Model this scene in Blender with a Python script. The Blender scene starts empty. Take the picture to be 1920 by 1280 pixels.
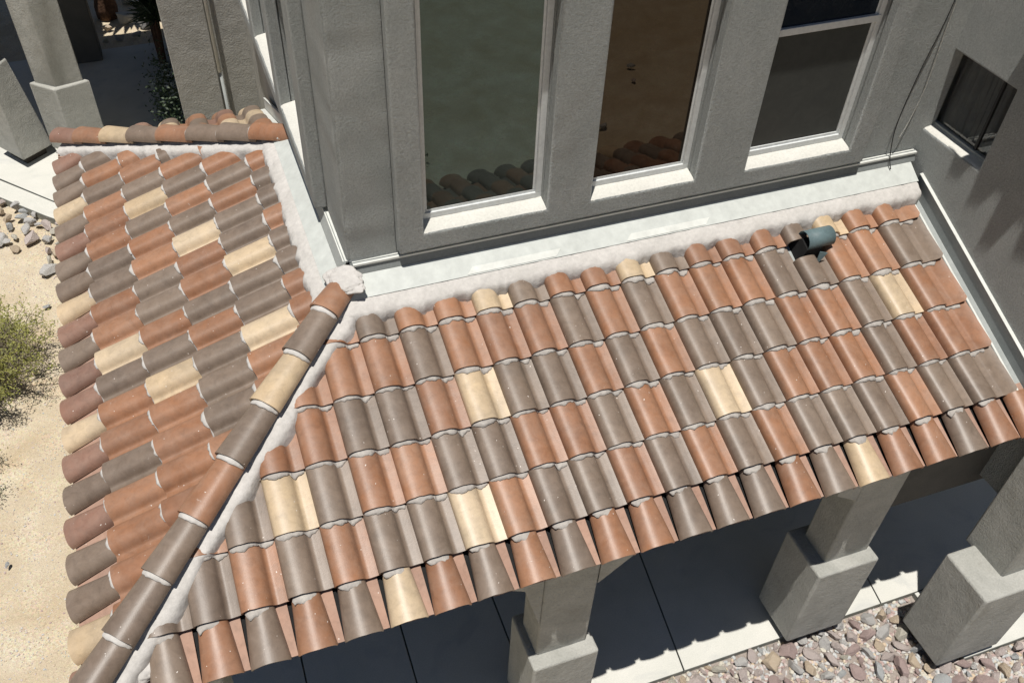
import bpy, bmesh, math, random
from mathutils import Vector, Matrix, noise

# ------------------------------------------------------------------ camera
scn = bpy.context.scene
R_ = [[0.944672, -0.327752, 0.013159], [-0.225999, -0.679418, -0.69808], [0.237738, 0.656483, -0.715899]]
CAM = [1.37228, -2.85546, 5.12699]
F_PX, CX, CY = 1698.096, -59.247, 64.070
cam_d = bpy.data.cameras.new('camera')
cam = bpy.data.objects.new('camera', cam_d)
scn.collection.objects.link(cam)
cam.matrix_world = Matrix(((R_[0][0], -R_[1][0], -R_[2][0], CAM[0]),
                           (R_[0][1], -R_[1][1], -R_[2][1], CAM[1]),
                           (R_[0][2], -R_[1][2], -R_[2][2], CAM[2]),
                           (0, 0, 0, 1)))
cam_d.sensor_width = 36.0
cam_d.lens = F_PX / 1920.0 * 36.0
cam_d.shift_x = -CX / 1920.0
cam_d.shift_y = CY / 1920.0
cam_d.clip_start = 0.05
cam_d.clip_end = 2000
scn.camera = cam

# ------------------------------------------------------------------ light
SUN = Vector((-0.105, -0.14, 1.0)).normalized()
elev = math.asin(SUN.z)
azim = math.atan2(SUN.x, SUN.y)
sun_d = bpy.data.lights.new('sun', 'SUN')
sun_d.energy = 5.0
sun_d.angle = math.radians(0.5)
sun_d.color = (1.0, 0.96, 0.90)
sun = bpy.data.objects.new('sun', sun_d)
scn.collection.objects.link(sun)
sun.rotation_euler = (-SUN).to_track_quat('-Z', 'Y').to_euler()
world = bpy.data.worlds.new('World')
scn.world = world
world.use_nodes = True
wn = world.node_tree
wn.nodes.clear()
wo = wn.nodes.new('ShaderNodeOutputWorld')
wb = wn.nodes.new('ShaderNodeBackground')
ws = wn.nodes.new('ShaderNodeTexSky')
ws.sky_type = 'NISHITA'
ws.sun_disc = False
ws.sun_elevation = elev
ws.air_density = 0.75
ws.dust_density = 0.3
ws.sun_rotation = azim
wb.inputs['Strength'].default_value = 0.05
wn.links.new(ws.outputs[0], wb.inputs[0])
wn.links.new(wb.outputs[0], wo.inputs[0])
scn.view_settings.view_transform = 'Standard'
scn.view_settings.look = 'None'
scn.view_settings.gamma = 1.0
scn.view_settings.exposure = 0.0

PITCH = 0.387971
TP, CP, SP = math.tan(PITCH), math.cos(PITCH), math.sin(PITCH)
rnd = random.Random(7)


# ------------------------------------------------------------------ materials
def new_mat(name):
    m = bpy.data.materials.new(name)
    m.use_nodes = True
    nt = m.node_tree
    b = nt.nodes['Principled BSDF']
    return m, nt, b


def N(nt, t, **kw):
    n = nt.nodes.new(t)
    for k, v in kw.items():
        if hasattr(n, k):
            setattr(n, k, v)
        else:
            n.inputs[k].default_value = v
    return n


def ramp(nt, fac, stops):
    r = nt.nodes.new('ShaderNodeValToRGB')
    cr = r.color_ramp
    while len(cr.elements) < len(stops):
        cr.elements.new(0.5)
    for e, (p, c) in zip(cr.elements, stops):
        e.position = p
        e.color = (c[0], c[1], c[2], 1) if not isinstance(c, (int, float)) else (c, c, c, 1)
    nt.links.new(fac, r.inputs[0])
    return r.outputs[0]


def mixc(nt, fac, a, b, mode='MIX'):
    m = nt.nodes.new('ShaderNodeMix')
    m.data_type = 'RGBA'
    m.blend_type = mode
    m.clamp_result = True
    for s, v in ((m.inputs[0], fac), (m.inputs[6], a), (m.inputs[7], b)):
        if hasattr(v, 'links') or hasattr(v, 'is_linked'):
            nt.links.new(v, s)
        elif isinstance(v, (int, float)):
            s.default_value = v
        else:
            s.default_value = (v[0], v[1], v[2], 1)
    return m.outputs[2]


def coords(nt, rand=False):
    tc = nt.nodes.new('ShaderNodeTexCoord')
    if not rand:
        return tc.outputs['Object']
    oi = nt.nodes.new('ShaderNodeObjectInfo')
    mul = nt.nodes.new('ShaderNodeMath')
    mul.operation = 'MULTIPLY'
    mul.inputs[1].default_value = 40.0
    nt.links.new(oi.outputs['Random'], mul.inputs[0])
    add = nt.nodes.new('ShaderNodeVectorMath')
    add.operation = 'ADD'
    nt.links.new(tc.outputs['Object'], add.inputs[0])
    nt.links.new(mul.outputs[0], add.inputs[1])
    return add.outputs[0]


def noise_tex(nt, co, scale, detail=4, rough=0.55, dist=0.0):
    n = nt.nodes.new('ShaderNodeTexNoise')
    n.inputs['Scale'].default_value = scale
    n.inputs['Detail'].default_value = detail
    n.inputs['Roughness'].default_value = rough
    n.inputs['Distortion'].default_value = dist
    nt.links.new(co, n.inputs['Vector'])
    return n.outputs['Fac']


def bump(nt, b, hs, prev=None):
    """hs: list of (height socket, strength, distance)"""
    out = prev
    for h, st, di in hs:
        n = nt.nodes.new('ShaderNodeBump')
        n.inputs['Strength'].default_value = st
        n.inputs['Distance'].default_value = di
        nt.links.new(h, n.inputs['Height'])
        if out is not None:
            nt.links.new(out, n.inputs['Normal'])
        out = n.outputs[0]
    nt.links.new(out, b.inputs['Normal'])


def mat_tile(name, col, dark, light, spec=0.42, rough=0.43, dust=0.30):
    m, nt, b = new_mat(name)
    co = coords(nt, True)
    oi = nt.nodes.new('ShaderNodeObjectInfo')
    base = ramp(nt, oi.outputs['Random'], [(0.0, dark), (0.5, col), (1.0, light)])
    n1 = noise_tex(nt, co, 7, 5, 0.6, 0.4)
    f1 = ramp(nt, n1, [(0.35, 0.0), (0.75, 0.55)])
    c = mixc(nt, f1, base, [min(1, x * 1.22 + 0.015) for x in col])
    nb = noise_tex(nt, co, 2.6, 3, 0.5, 0.3)
    c = mixc(nt, ramp(nt, nb, [(0.42, 0.0), (0.66, 0.42)]), c, [x * y for x, y in zip(col, (0.62, 0.66, 0.72))])
    n2 = noise_tex(nt, co, 26, 6, 0.7)
    f2 = ramp(nt, n2, [(0.3, 0.93), (0.7, 1.05)])
    c = mixc(nt, 1.0, c, f2, 'MULTIPLY')
    # mortar drips and specks
    v = N(nt, 'ShaderNodeTexVoronoi')
    v.inputs['Scale'].default_value = 34
    v.inputs['Randomness'].default_value = 1.0
    nz = nt.nodes.new('ShaderNodeVectorMath')
    nz.operation = 'ADD'
    nn = nt.nodes.new('ShaderNodeTexNoise')
    nn.inputs['Scale'].default_value = 60
    nt.links.new(co, nn.inputs['Vector'])
    sc = nt.nodes.new('ShaderNodeVectorMath')
    sc.operation = 'SCALE'
    sc.inputs['Scale'].default_value = 0.018
    nt.links.new(nn.outputs['Color'], sc.inputs[0])
    nt.links.new(co, nz.inputs[0])
    nt.links.new(sc.outputs[0], nz.inputs[1])
    nt.links.new(nz.outputs[0], v.inputs['Vector'])
    near = ramp(nt, v.outputs['Distance'], [(0.09, 1.0), (0.14, 0.0)])
    sep = nt.nodes.new('ShaderNodeSeparateColor')
    nt.links.new(v.outputs['Color'], sep.inputs[0])
    pick = ramp(nt, sep.outputs[0], [(0.93, 0.0), (0.95, 1.0)])
    msk = nt.nodes.new('ShaderNodeMath')
    msk.operation = 'MULTIPLY'
    nt.links.new(near, msk.inputs[0])
    nt.links.new(pick, msk.inputs[1])
    # dust lying over the glaze
    nd = noise_tex(nt, co, 5.5, 7, 0.68, 0.8)
    c = mixc(nt, ramp(nt, nd, [(0.35, 0.04), (0.75, dust)]), c, (0.36, 0.295, 0.245))
    ng = noise_tex(nt, co, 17, 6, 0.7, 0.6)
    c = mixc(nt, 1.0, c, ramp(nt, ng, [(0.28, 0.80), (0.55, 1.0)]), 'MULTIPLY')
    # scuffed patches
    n3 = noise_tex(nt, co, 13, 8, 0.75, 1.2)
    sm = ramp(nt, n3, [(0.665, 0.0), (0.72, 0.5)])
    c = mixc(nt, sm, c, (0.62, 0.55, 0.5))
    c = mixc(nt, msk.outputs[0], c, (0.72, 0.66, 0.6))
    nt.links.new(c, b.inputs['Base Color'])
    b.inputs['Roughness'].default_value = rough
    b.inputs['Specular IOR Level'].default_value = spec
    n4 = noise_tex(nt, co, 120, 4, 0.6)
    bump(nt, b, [(n4, 0.25, 0.002), (n2, 0.15, 0.004)])
    return m


M = {}
M['O'] = mat_tile('terracotta_glaze', (0.290, 0.130, 0.062), (0.225, 0.102, 0.053), (0.345, 0.170, 0.090))
M['G'] = mat_tile('grey_brown_glaze', (0.168, 0.122, 0.088), (0.138, 0.100, 0.074), (0.20, 0.15, 0.112))
M['C'] = mat_tile('cream_glaze', (0.54, 0.415, 0.265), (0.50, 0.37, 0.22), (0.57, 0.455, 0.31))
M['P'] = mat_tile('dusty_brown_glaze', (0.24, 0.125, 0.085), (0.20, 0.105, 0.075), (0.27, 0.15, 0.105))
M['pan'] = mat_tile('pale_clay', (0.37, 0.225, 0.165), (0.34, 0.205, 0.15), (0.40, 0.25, 0.185), 0.1, 0.8)


def mat_rough(name, col, col2, s1=5, s2=60, b1=(0.5, 0.01), b2=(0.6, 0.004), rough=0.9, spec=0.2, stain=None, fine=(5, 0.65), rng=(0.85, 1.1)):
    m, nt, b = new_mat(name)
    co = coords(nt)
    n1 = noise_tex(nt, co, s1, 6, 0.6, 0.5)
    c = ramp(nt, n1, [(0.3, col), (0.7, col2)])
    n2 = noise_tex(nt, co, s2, fine[0], fine[1])
    c = mixc(nt, 1.0, c, ramp(nt, n2, [(0.25, rng[0]), (0.75, rng[1])]), 'MULTIPLY')
    if stain:
        n3 = noise_tex(nt, co, stain[1], 5, 0.6, 1.5)
        c = mixc(nt, ramp(nt, n3, [(0.55, 0.0), (0.72, stain[2])]), c, stain[0])
    nt.links.new(c, b.inputs['Base Color'])
    b.inputs['Roughness'].default_value = rough
    b.inputs['Specular IOR Level'].default_value = spec
    n4 = noise_tex(nt, co, s1 * 3, 4, 0.5)
    bump(nt, b, [(n4, b1[0], b1[1]), (n2, b2[0], b2[1])])
    return m


M['stucco'] = mat_rough('sand_stucco', (0.485, 0.515, 0.50), (0.59, 0.61, 0.59), 2.2, 70, (0.6, 0.02), (1.0, 0.060), 0.95, 0.15, ((0.42, 0.42, 0.395), 1.3, 0.5), (9, 0.74), (0.72, 1.25))
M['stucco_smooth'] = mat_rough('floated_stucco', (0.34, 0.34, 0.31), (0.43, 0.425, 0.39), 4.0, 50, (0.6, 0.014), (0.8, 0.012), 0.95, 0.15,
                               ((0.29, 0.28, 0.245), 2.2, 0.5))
M['mortar'] = mat_rough('set_mortar', (0.48, 0.46, 0.43), (0.56, 0.535, 0.505), 4, 30, (0.7, 0.014), (0.35, 0.006), 0.95, 0.1)
M['mortar_grey'] = mat_rough('fresh_mortar', (0.34, 0.315, 0.29), (0.47, 0.44, 0.40), 12, 55, (0.6, 0.01), (0.5, 0.004), 0.95, 0.1)
M['flash'] = mat_rough('white_painted_metal', (0.50, 0.52, 0.49), (0.52, 0.54, 0.51), 1.5, 12, (0.02, 0.001), (0.02, 0.001), 0.55, 0.3)
M['flash_new'] = mat_rough('bright_painted_metal', (0.61, 0.62, 0.58), (0.62, 0.63, 0.59), 1.5, 12, (0.02, 0.001), (0.02, 0.001), 0.5, 0.3)
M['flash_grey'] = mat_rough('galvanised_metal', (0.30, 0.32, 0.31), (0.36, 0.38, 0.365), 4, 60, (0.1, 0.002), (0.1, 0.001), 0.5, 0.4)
M['upstand'] = mat_rough('shade_darkened_metal', (0.20, 0.215, 0.21), (0.24, 0.255, 0.25), 4, 60, (0.1, 0.002), (0.1, 0.001), 0.5, 0.4)  # metal darkened to paint in the shade below the window surround
M['frame'] = mat_rough('white_vinyl', (0.58, 0.60, 0.60), (0.62, 0.64, 0.63), 2, 30, (0.02, 0.001), (0.02, 0.001), 0.4, 0.4)
M['sill'] = mat_rough('painted_sill', (0.56, 0.55, 0.50), (0.62, 0.61, 0.56), 3, 60, (0.3, 0.006), (0.3, 0.003), 0.9, 0.2)
M['concrete'] = mat_rough('pale_concrete', (0.55, 0.55, 0.50), (0.62, 0.61, 0.56), 2.5, 90, (0.1, 0.003), (0.3, 0.002), 0.9, 0.2,
                          ((0.42, 0.43, 0.42), 1.8, 0.55))
M['slab_side'] = mat_rough('grey_side_concrete', (0.22, 0.23, 0.20), (0.34, 0.34, 0.31), 5, 60, (0.4, 0.006), (0.5, 0.004), 0.95, 0.1)  # slab sides in a greyer tone than the top
M['black'] = mat_rough('bitumen_felt', (0.012, 0.012, 0.012), (0.02, 0.02, 0.02), 9, 60, (0.2, 0.003), (0.2, 0.002), 0.9, 0.2)
M['timber'] = mat_rough('dark_fascia', (0.05, 0.043, 0.036), (0.07, 0.06, 0.05), 9, 60, (0.2, 0.003), (0.2, 0.002), 0.9, 0.2)
M['vent'] = mat_rough('blue_grey_enamel', (0.105, 0.155, 0.165), (0.13, 0.185, 0.195), 14, 40, (0.1, 0.002), (0.1, 0.001), 0.55, 0.35)
M['rubber'] = mat_rough('black_rubber', (0.02, 0.02, 0.02), (0.03, 0.03, 0.03), 9, 60, (0.1, 0.001), (0.1, 0.001), 0.6, 0.3)
M['dark_stucco'] = mat_rough('paint_and_shade_stucco', (0.10, 0.098, 0.09), (0.125, 0.12, 0.11), 4.0, 60, (0.4, 0.008), (0.5, 0.004), 0.95, 0.15)  # dark beam paint, also painted shade on the rear portico column
M['curtain'] = mat_rough('grey_curtain', (0.08, 0.085, 0.085), (0.12, 0.12, 0.115), 6, 40, (0.2, 0.003), (0.1, 0.001), 0.9, 0.1)
M['bark'] = mat_rough('shaggy_bark', (0.06, 0.032, 0.02), (0.12, 0.07, 0.045), 8, 40, (1.0, 0.02), (0.8, 0.01), 0.95, 0.1)
M['twig'] = mat_rough('grey_twig', (0.12, 0.10, 0.075), (0.18, 0.15, 0.11), 8, 40, (0.4, 0.004), (0.3, 0.002), 0.95, 0.1)


def mat_sand():
    m, nt, b = new_mat('desert_sand')
    co = coords(nt)
    n1 = noise_tex(nt, co, 1.6, 6, 0.6, 0.6)
    c = ramp(nt, n1, [(0.3, (0.50, 0.405, 0.275)), (0.7, (0.60, 0.515, 0.39))])
    v = N(nt, 'ShaderNodeTexVoronoi')
    v.inputs['Scale'].default_value = 62
    nt.links.new(co, v.inputs['Vector'])
    hsv = nt.nodes.new('ShaderNodeHueSaturation')
    hsv.inputs['Saturation'].default_value = 0.25
    nt.links.new(v.outputs['Color'], hsv.inputs['Color'])
    n0 = noise_tex(nt, co, 3.2, 3, 0.5)
    c = mixc(nt, ramp(nt, n0, [(0.40, 0.06), (0.62, 0.30)]), c, hsv.outputs[0], 'OVERLAY')
    n2 = noise_tex(nt, co, 130, 4, 0.7)
    c = mixc(nt, 1.0, c, ramp(nt, n2, [(0.3, 0.72), (0.7, 1.12)]), 'MULTIPLY')
    nt.links.new(c, b.inputs['Base Color'])
    b.inputs['Roughness'].default_value = 1.0
    b.inputs['Specular IOR Level'].default_value = 0.1
    n4 = noise_tex(nt, co, 12, 5, 0.6)
    bump(nt, b, [(n4, 0.8, 0.03), (v.outputs['Distance'], 0.5, 0.012), (n2, 0.6, 0.006)])
    return m


M['sand'] = mat_sand()
STONE = []
for i, (a, b_) in enumerate([((0.50, 0.42, 0.385), (0.58, 0.51, 0.475)), ((0.38, 0.275, 0.255), (0.48, 0.38, 0.35)), ((0.50, 0.485, 0.46), (0.58, 0.565, 0.54)),
                             ((0.54, 0.42, 0.29), (0.60, 0.51, 0.40)), ((0.42, 0.435, 0.43), (0.52, 0.53, 0.525)), ((0.53, 0.495, 0.41), (0.60, 0.57, 0.49))]):
    STONE.append(mat_rough('stone_%s' % 'abcdef'[i], a, b_, 14, 90, (0.9, 0.012), (0.7, 0.004), 0.92, 0.2,
                           ((0.33, 0.27, 0.245), 20, 0.35)))
STONE_NAME = ['pinkish grey', 'dark maroon', 'pale grey', 'tan orange', 'blue grey', 'cream']


def mat_glass(name, tint, rough=0.015, bcol=(0.004, 0.004, 0.004), ior=1.6):
    m, nt, b = new_mat(name)
    b.inputs['Base Color'].default_value = (*bcol, 1)
    b.inputs['Roughness'].default_value = rough
    b.inputs['IOR'].default_value = ior
    b.inputs['Specular Tint'].default_value = (*tint, 1)
    co = coords(nt)
    n = noise_tex(nt, co, 1.3, 2, 0.5)
    bump(nt, b, [(n, 0.01, 0.01)])
    if bcol[0] < 0.5:
        nd = noise_tex(nt, co, 9, 8, 0.75, 0.6)
        c = mixc(nt, ramp(nt, nd, [(0.42, 0.0), (0.75, 0.05)]), bcol, (0.30, 0.29, 0.25))
        nt.links.new(c, b.inputs['Base Color'])
    return m


M['glass_green'] = mat_glass('green_tinted_glass', (0.70, 0.95, 0.98), 0.006, bcol=(0.014, 0.019, 0.018), ior=1.8)
M['glass_brown'] = mat_glass('bronze_tinted_glass', (0.88, 0.72, 0.56), 0.006, bcol=(0.006, 0.004, 0.003), ior=1.55)
M['glass_grey'] = mat_glass('grey_screened_glass', (0.6, 0.6, 0.55), 0.25, bcol=(0.052, 0.055, 0.052), ior=1.3)
M['glass_blue'] = mat_glass('blue_reflecting_glass', (0.6, 0.75, 0.9), 0.02, bcol=(0.004, 0.007, 0.014), ior=1.5)


def mat_leaf(name, c1, c2):
    m, nt, b = new_mat(name)
    co = coords(nt)
    n1 = noise_tex(nt, co, 9, 3, 0.6)
    nt.links.new(ramp(nt, n1, [(0.3, c1), (0.7, c2)]), b.inputs['Base Color'])
    b.inputs['Roughness'].default_value = 0.6
    return m


M['leaf'] = mat_leaf('olive_leaf', (0.15, 0.17, 0.035), (0.33, 0.31, 0.075))
M['leaf_dark'] = mat_leaf('dark_leaf', (0.015, 0.03, 0.012), (0.04, 0.065, 0.025))
M['petal'] = mat_leaf('white_petal', (0.6, 0.65, 0.6), (0.7, 0.75, 0.72))


# ------------------------------------------------------------------ helpers
COL = scn.collection


def link_mesh(name, verts, faces, mat, parent=None, smooth=False, sharp=None):
    me = bpy.data.meshes.new(name)
    me.from_pydata([tuple(v) for v in verts], [], faces)
    me.materials.append(mat)
    me.validate()
    if smooth:
        me.polygons.foreach_set('use_smooth', [True] * len(me.polygons))
    me.update()
    o = bpy.data.objects.new(name, me)
    COL.objects.link(o)
    if parent:
        attach(o, parent)
    if sharp is not None:
        me.set_sharp_from_angle(angle=math.radians(sharp))
    return o


def attach(o, parent):
    o.parent = parent
    o.matrix_parent_inverse = Matrix.Translation(WORLD_LOC.get(parent.name, Vector((0, 0, 0)))).inverted()


WORLD_LOC = {}


def thing(name, label, cat, loc=(0, 0, 0), group=None):
    o = bpy.data.objects.new(name, None)
    COL.objects.link(o)
    o.location = loc
    o.empty_display_size = 0.2
    WORLD_LOC[o.name] = Vector(loc)
    tag(o, label, cat, group)
    return o


def tag(o, label, cat, group=None):
    o['label'] = label
    o['category'] = cat
    if group:
        o['group'] = group
    return o


def bev(o, w, seg=3, ang=35):
    md = o.modifiers.new('bevel', 'BEVEL')
    md.width = w
    md.segments = seg
    md.limit_method = 'ANGLE'
    md.angle_limit = math.radians(ang)
    md.harden_normals = False
    for p in o.data.polygons:
        p.use_smooth = True
    o.data.set_sharp_from_angle(angle=math.radians(60))
    return o


def box_geo(x0, x1, y0, y1, z0, z1):
    v = [(x0, y0, z0), (x1, y0, z0), (x1, y1, z0), (x0, y1, z0), (x0, y0, z1), (x1, y0, z1), (x1, y1, z1), (x0, y1, z1)]
    f = [(0, 3, 2, 1), (4, 5, 6, 7), (0, 1, 5, 4), (1, 2, 6, 5), (2, 3, 7, 6), (3, 0, 4, 7)]
    return v, f


def box(name, x0, x1, y0, y1, z0, z1, mat, parent=None, bw=0.0):
    v, f = box_geo(x0, x1, y0, y1, z0, z1)
    o = link_mesh(name, v, f, mat, parent)
    if bw:
        bev(o, bw)
    return o


def prism(name, poly, z0, z1, mat, parent=None, bw=0.0, top=None):
    """poly: list of xy, counter-clockwise"""
    n = len(poly)
    tp = top or poly
    v = [(x, y, z0) for x, y in poly] + [(x, y, z1) for x, y in tp]
    f = [tuple(reversed(range(n))), tuple(range(n, 2 * n))]
    f += [(i, (i + 1) % n, n + (i + 1) % n, n + i) for i in range(n)]
    o = link_mesh(name, v, f, mat, parent)
    if bw:
        bev(o, bw)
    return o


def merge(parts):
    V, F = [], []
    for v, f in parts:
        k = len(V)
        V += list(v)
        F += [tuple(i + k for i in q) for q in f]
    return V, F


def wall_open(name, A, U, W, L, z0, z1, depth, opens, mat, parent, back=True, bw=0.015):
    """wall slab: front face through A, running along unit U for L, outward normal W; openings (u0,u1,z0,z1)."""
    us = sorted({0.0, L} | {q for o in opens for q in o[:2]})
    zs = sorted({z0, z1} | {q for o in opens for q in o[2:]})
    V, F, idx = [], [], {}

    def vid(u, z, d):
        k = (round(u, 5), round(z, 5), d)
        if k not in idx:
            p = A + U * u - W * (depth * d)
            idx[k] = len(V)
            V.append((p.x, p.y, z))
        return idx[k]

    def is_open(u, z):
        return any(o[0] < u < o[1] and o[2] < z < o[3] for o in opens)
    cells = {}
    for i in range(len(us) - 1):
        for j in range(len(zs) - 1):
            cells[i, j] = not is_open((us[i] + us[i + 1]) / 2, (zs[j] + zs[j + 1]) / 2)
    for (i, j), solid in cells.items():
        if not solid:
            continue
        a, b_, c, d = us[i], us[i + 1], zs[j], zs[j + 1]
        F.append((vid(a, c, 0), vid(b_, c, 0), vid(b_, d, 0), vid(a, d, 0)))
        F.append((vid(a, c, 1), vid(a, d, 1), vid(b_, d, 1), vid(b_, c, 1)))
        if not cells.get((i - 1, j), False):
            F.append((vid(a, c, 0), vid(a, d, 0), vid(a, d, 1), vid(a, c, 1)))
        if not cells.get((i + 1, j), False):
            F.append((vid(b_, c, 0), vid(b_, c, 1), vid(b_, d, 1), vid(b_, d, 0)))
        if not cells.get((i, j - 1), False):
            F.append((vid(a, c, 0), vid(a, c, 1), vid(b_, c, 1), vid(b_, c, 0)))
        if not cells.get((i, j + 1), False):
            F.append((vid(a, d, 0), vid(b_, d, 0), vid(b_, d, 1), vid(a, d, 1)))
    o = link_mesh(name, V, F, mat, parent)
    bm = bmesh.new()
    bm.from_mesh(o.data)
    bmesh.ops.recalc_face_normals(bm, faces=bm.faces)
    bm.to_mesh(o.data)
    bm.free()
    if bw:
        bev(o, bw, 4)
    return o


# ------------------------------------------------------------------ setting
GZ = -2.68


def ground():
    xs = [-400, -60, -14] + [-6 + i * 0.5 for i in range(0, 41)] + [22, 60, 400]
    ys = [-400, -60, -22] + [-14 + i * 0.5 for i in range(0, 71)] + [30, 70, 400]
    V = []
    for y in ys:
        for x in xs:
            h = 0.05 * noise.noise(Vector((x * 0.35, y * 0.35, 3))) + 0.02 * noise.noise(Vector((x * 1.3, y * 1.3, 8)))
            V.append((x, y, GZ - 0.03 + (h if abs(x) < 50 and abs(y) < 50 else 0)))
    nx = len(xs)
    F = [(j * nx + i, j * nx + i + 1, (j + 1) * nx + i + 1, (j + 1) * nx + i) for j in range(len(ys) - 1) for i in range(nx - 1)]
    o = link_mesh('ground', V, F, M['sand'], None, True)
    o['kind'] = 'structure'
    return o


ground()


def slab(name, poly, z, joints=()):
    o = prism(name, poly, z - 0.14, z, M['concrete'], None, 0.008)
    o.data.materials.append(M['slab_side'])
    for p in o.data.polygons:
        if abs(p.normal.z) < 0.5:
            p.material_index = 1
    o['kind'] = 'structure'
    return o


def slab_run(name, edges, y0, y1, z):
    """paving bays with open joints, front to back lines slightly skewed"""
    V, F = [], []
    g = 0.006
    for i in range(len(edges) - 1):
        (a0, a1), (b0, b1) = edges[i], edges[i + 1]
        k = len(V)
        V += [(a0 + g, y0, z - 0.14), (b0 - g, y0, z - 0.14), (b1 - g, y1, z - 0.14), (a1 + g, y1, z - 0.14)]
        V += [(a0 + g, y0, z), (b0 - g, y0, z), (b1 - g, y1, z), (a1 + g, y1, z)]
        F += [tuple(q + k for q in f) for f in ((0, 3, 2, 1), (4, 5, 6, 7), (0, 1, 5, 4), (1, 2, 6, 5), (2, 3, 7, 6), (3, 0, 4, 7))]
    o = link_mesh(name, V, F, M['concrete'])
    o.data.materials.append(M['slab_side'])
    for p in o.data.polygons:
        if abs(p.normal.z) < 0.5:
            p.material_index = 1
    bev(o, 0.006, 2)
    o['kind'] = 'structure'
    return o


slab_run('patio', [(0.15, 0.15), (1.2, 1.22), (2.13, 2.17), (3.06, 3.08), (4.47, 4.75), (6.60, 6.95), (10.9, 11.0)], 0.12, 2.2, -2.6)
slab('patio', [(6.98, -0.61), (11, -0.61), (11, 0.113), (6.98, 0.113)], -2.6)
# entry walk, turned 45 degrees
slab('entry_walk', [(-4.6, 13.55), (-1.53, 10.38), (-0.64, 9.37), (1.29, 7.2), (1.29, 14.2), (-4.6, 14.2)], -2.6)
slab('entry_walk', [(-4.6, 12.9), (-1.62, 9.99), (-0.9, 9.2), (0.1, 8.2), (0.6, 7.9), (-0.64, 9.35), (-1.54, 10.36), (-4.6, 13.53)], -2.605)

# ------------------------------------------------------------------ house
HOUSE = thing('house', 'two storey grey stucco house with a clay tiled skirt roof wrapping its window bay', 'house', (4.6, 4.0, GZ))

# bay walls (behind the proud window surrounds)
B_Y, B_X = 2.22, 2.20          # front and left faces of the bay
WING = 7.04


def bay_wall():
    top = 3.7
    # upper storey shell: L of two thick walls with rounded outside corner
    poly = [(B_X, B_Y), (WING + 0.2, B_Y), (WING + 0.2, B_Y + 0.02), (WING + 0.2, 2.33), (B_X + 0.11, 2.33), (B_X + 0.11, 7.85), (B_X, 7.85)]
    return poly


def upper_wall():
    # front wall with openings a little larger than the glass so that the windows sit inside
    op = [(2.735 - B_X - .0, 3.665 - B_X, 1.27, 3.0), (4.015 - B_X, 4.87 - B_X, 1.27, 3.0), (5.31 - B_X, 6.26 - B_X, 1.27, 3.0)]
    f = wall_open('front_wall', Vector((B_X, B_Y, 0)), Vector((1, 0, 0)), Vector((0, -1, 0)), WING - B_X + 0.1, 1.075, 3.7, 0.16, op, M['stucco'], HOUSE, bw=0.0)
    op = [(8.0 - 0 - 0 - q1, 8.0 - q0, 1.27, 3.0) for q0, q1 in ((3.12, 4.18), (4.40, 5.50), (5.75, 6.9))]
    l = wall_open('side_wall', Vector((B_X, 8.0, 0)), Vector((0, -1, 0)), Vector((-1, 0, 0)), 8.0 - (B_Y + 0.16), 1.075, 3.7, 0.16, op, M['stucco'], HOUSE, bw=0.0)
    # rounded outside corner
    V, F = [], []
    r = 0.045
    n = 8
    pts = [(B_X - 0.003, 2.88)] + [(B_X - 0.003 + r - r * math.cos(a), B_Y - 0.003 + r - r * math.sin(a)) for a in [i / n * math.pi / 2 for i in range(n + 1)]] + [(2.552, B_Y - 0.003)]
    nz = 40
    for j in range(nz + 1):
        z = 1.07 + (3.7 - 1.07) * j / nz
        for (x, y) in pts:
            d = 0.012 * noise.noise(Vector((x * 9, y * 9, z * 7))) if 0 < pts.index((x, y)) < len(pts) - 1 else 0
            V.append((x + d * 0.7 - 0.004, y + d - 0.004, z))
    m = len(pts)
    F = [(j * m + i, j * m + i + 1, (j + 1) * m + i + 1, (j + 1) * m + i) for j in range(nz) for i in range(m - 1)]
    link_mesh('corner_bead', V, F, M['stucco'], HOUSE, True)


upper_wall()
# lower storey walls under the roof
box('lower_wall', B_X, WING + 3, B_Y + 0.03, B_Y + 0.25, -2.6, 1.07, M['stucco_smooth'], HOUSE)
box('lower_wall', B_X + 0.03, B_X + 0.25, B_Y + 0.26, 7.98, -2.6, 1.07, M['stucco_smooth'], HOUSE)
# dark rooms behind the glass
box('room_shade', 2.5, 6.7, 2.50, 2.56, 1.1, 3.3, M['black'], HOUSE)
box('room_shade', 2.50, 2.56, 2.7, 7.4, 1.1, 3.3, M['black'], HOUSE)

FRONT_W = [(2.735, 3.665, 'glass_green', False), (4.015, 4.87, 'glass_brown', False), (5.31, 6.26, 'glass_grey', True)]
SUR_Y, SUR_X = 2.12, 2.095
so = [(a - 2.55, b_ - 2.55, 1.262, 3.0) for a, b_, g, t in FRONT_W]
wall_open('window_surround', Vector((2.55, SUR_Y, 0)), Vector((1, 0, 0)), Vector((0, -1, 0)), 6.43 - 2.55, 1.12, 3.6, B_Y - SUR_Y - 0.004, so, M['stucco'], HOUSE, bw=0.016)
LEFT_W = [(3.12, 4.18), (4.40, 5.50), (5.75, 6.90)]
so = [(7.1 - b_, 7.1 - a, 1.262, 3.0) for a, b_ in LEFT_W]
wall_open('window_surround', Vector((SUR_X, 7.1, 0)), Vector((0, -1, 0)), Vector((-1, 0, 0)), 7.1 - 2.85, 1.12, 3.6, B_X - SUR_X - 0.004, so, M['stucco'], HOUSE, bw=0.016)


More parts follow.
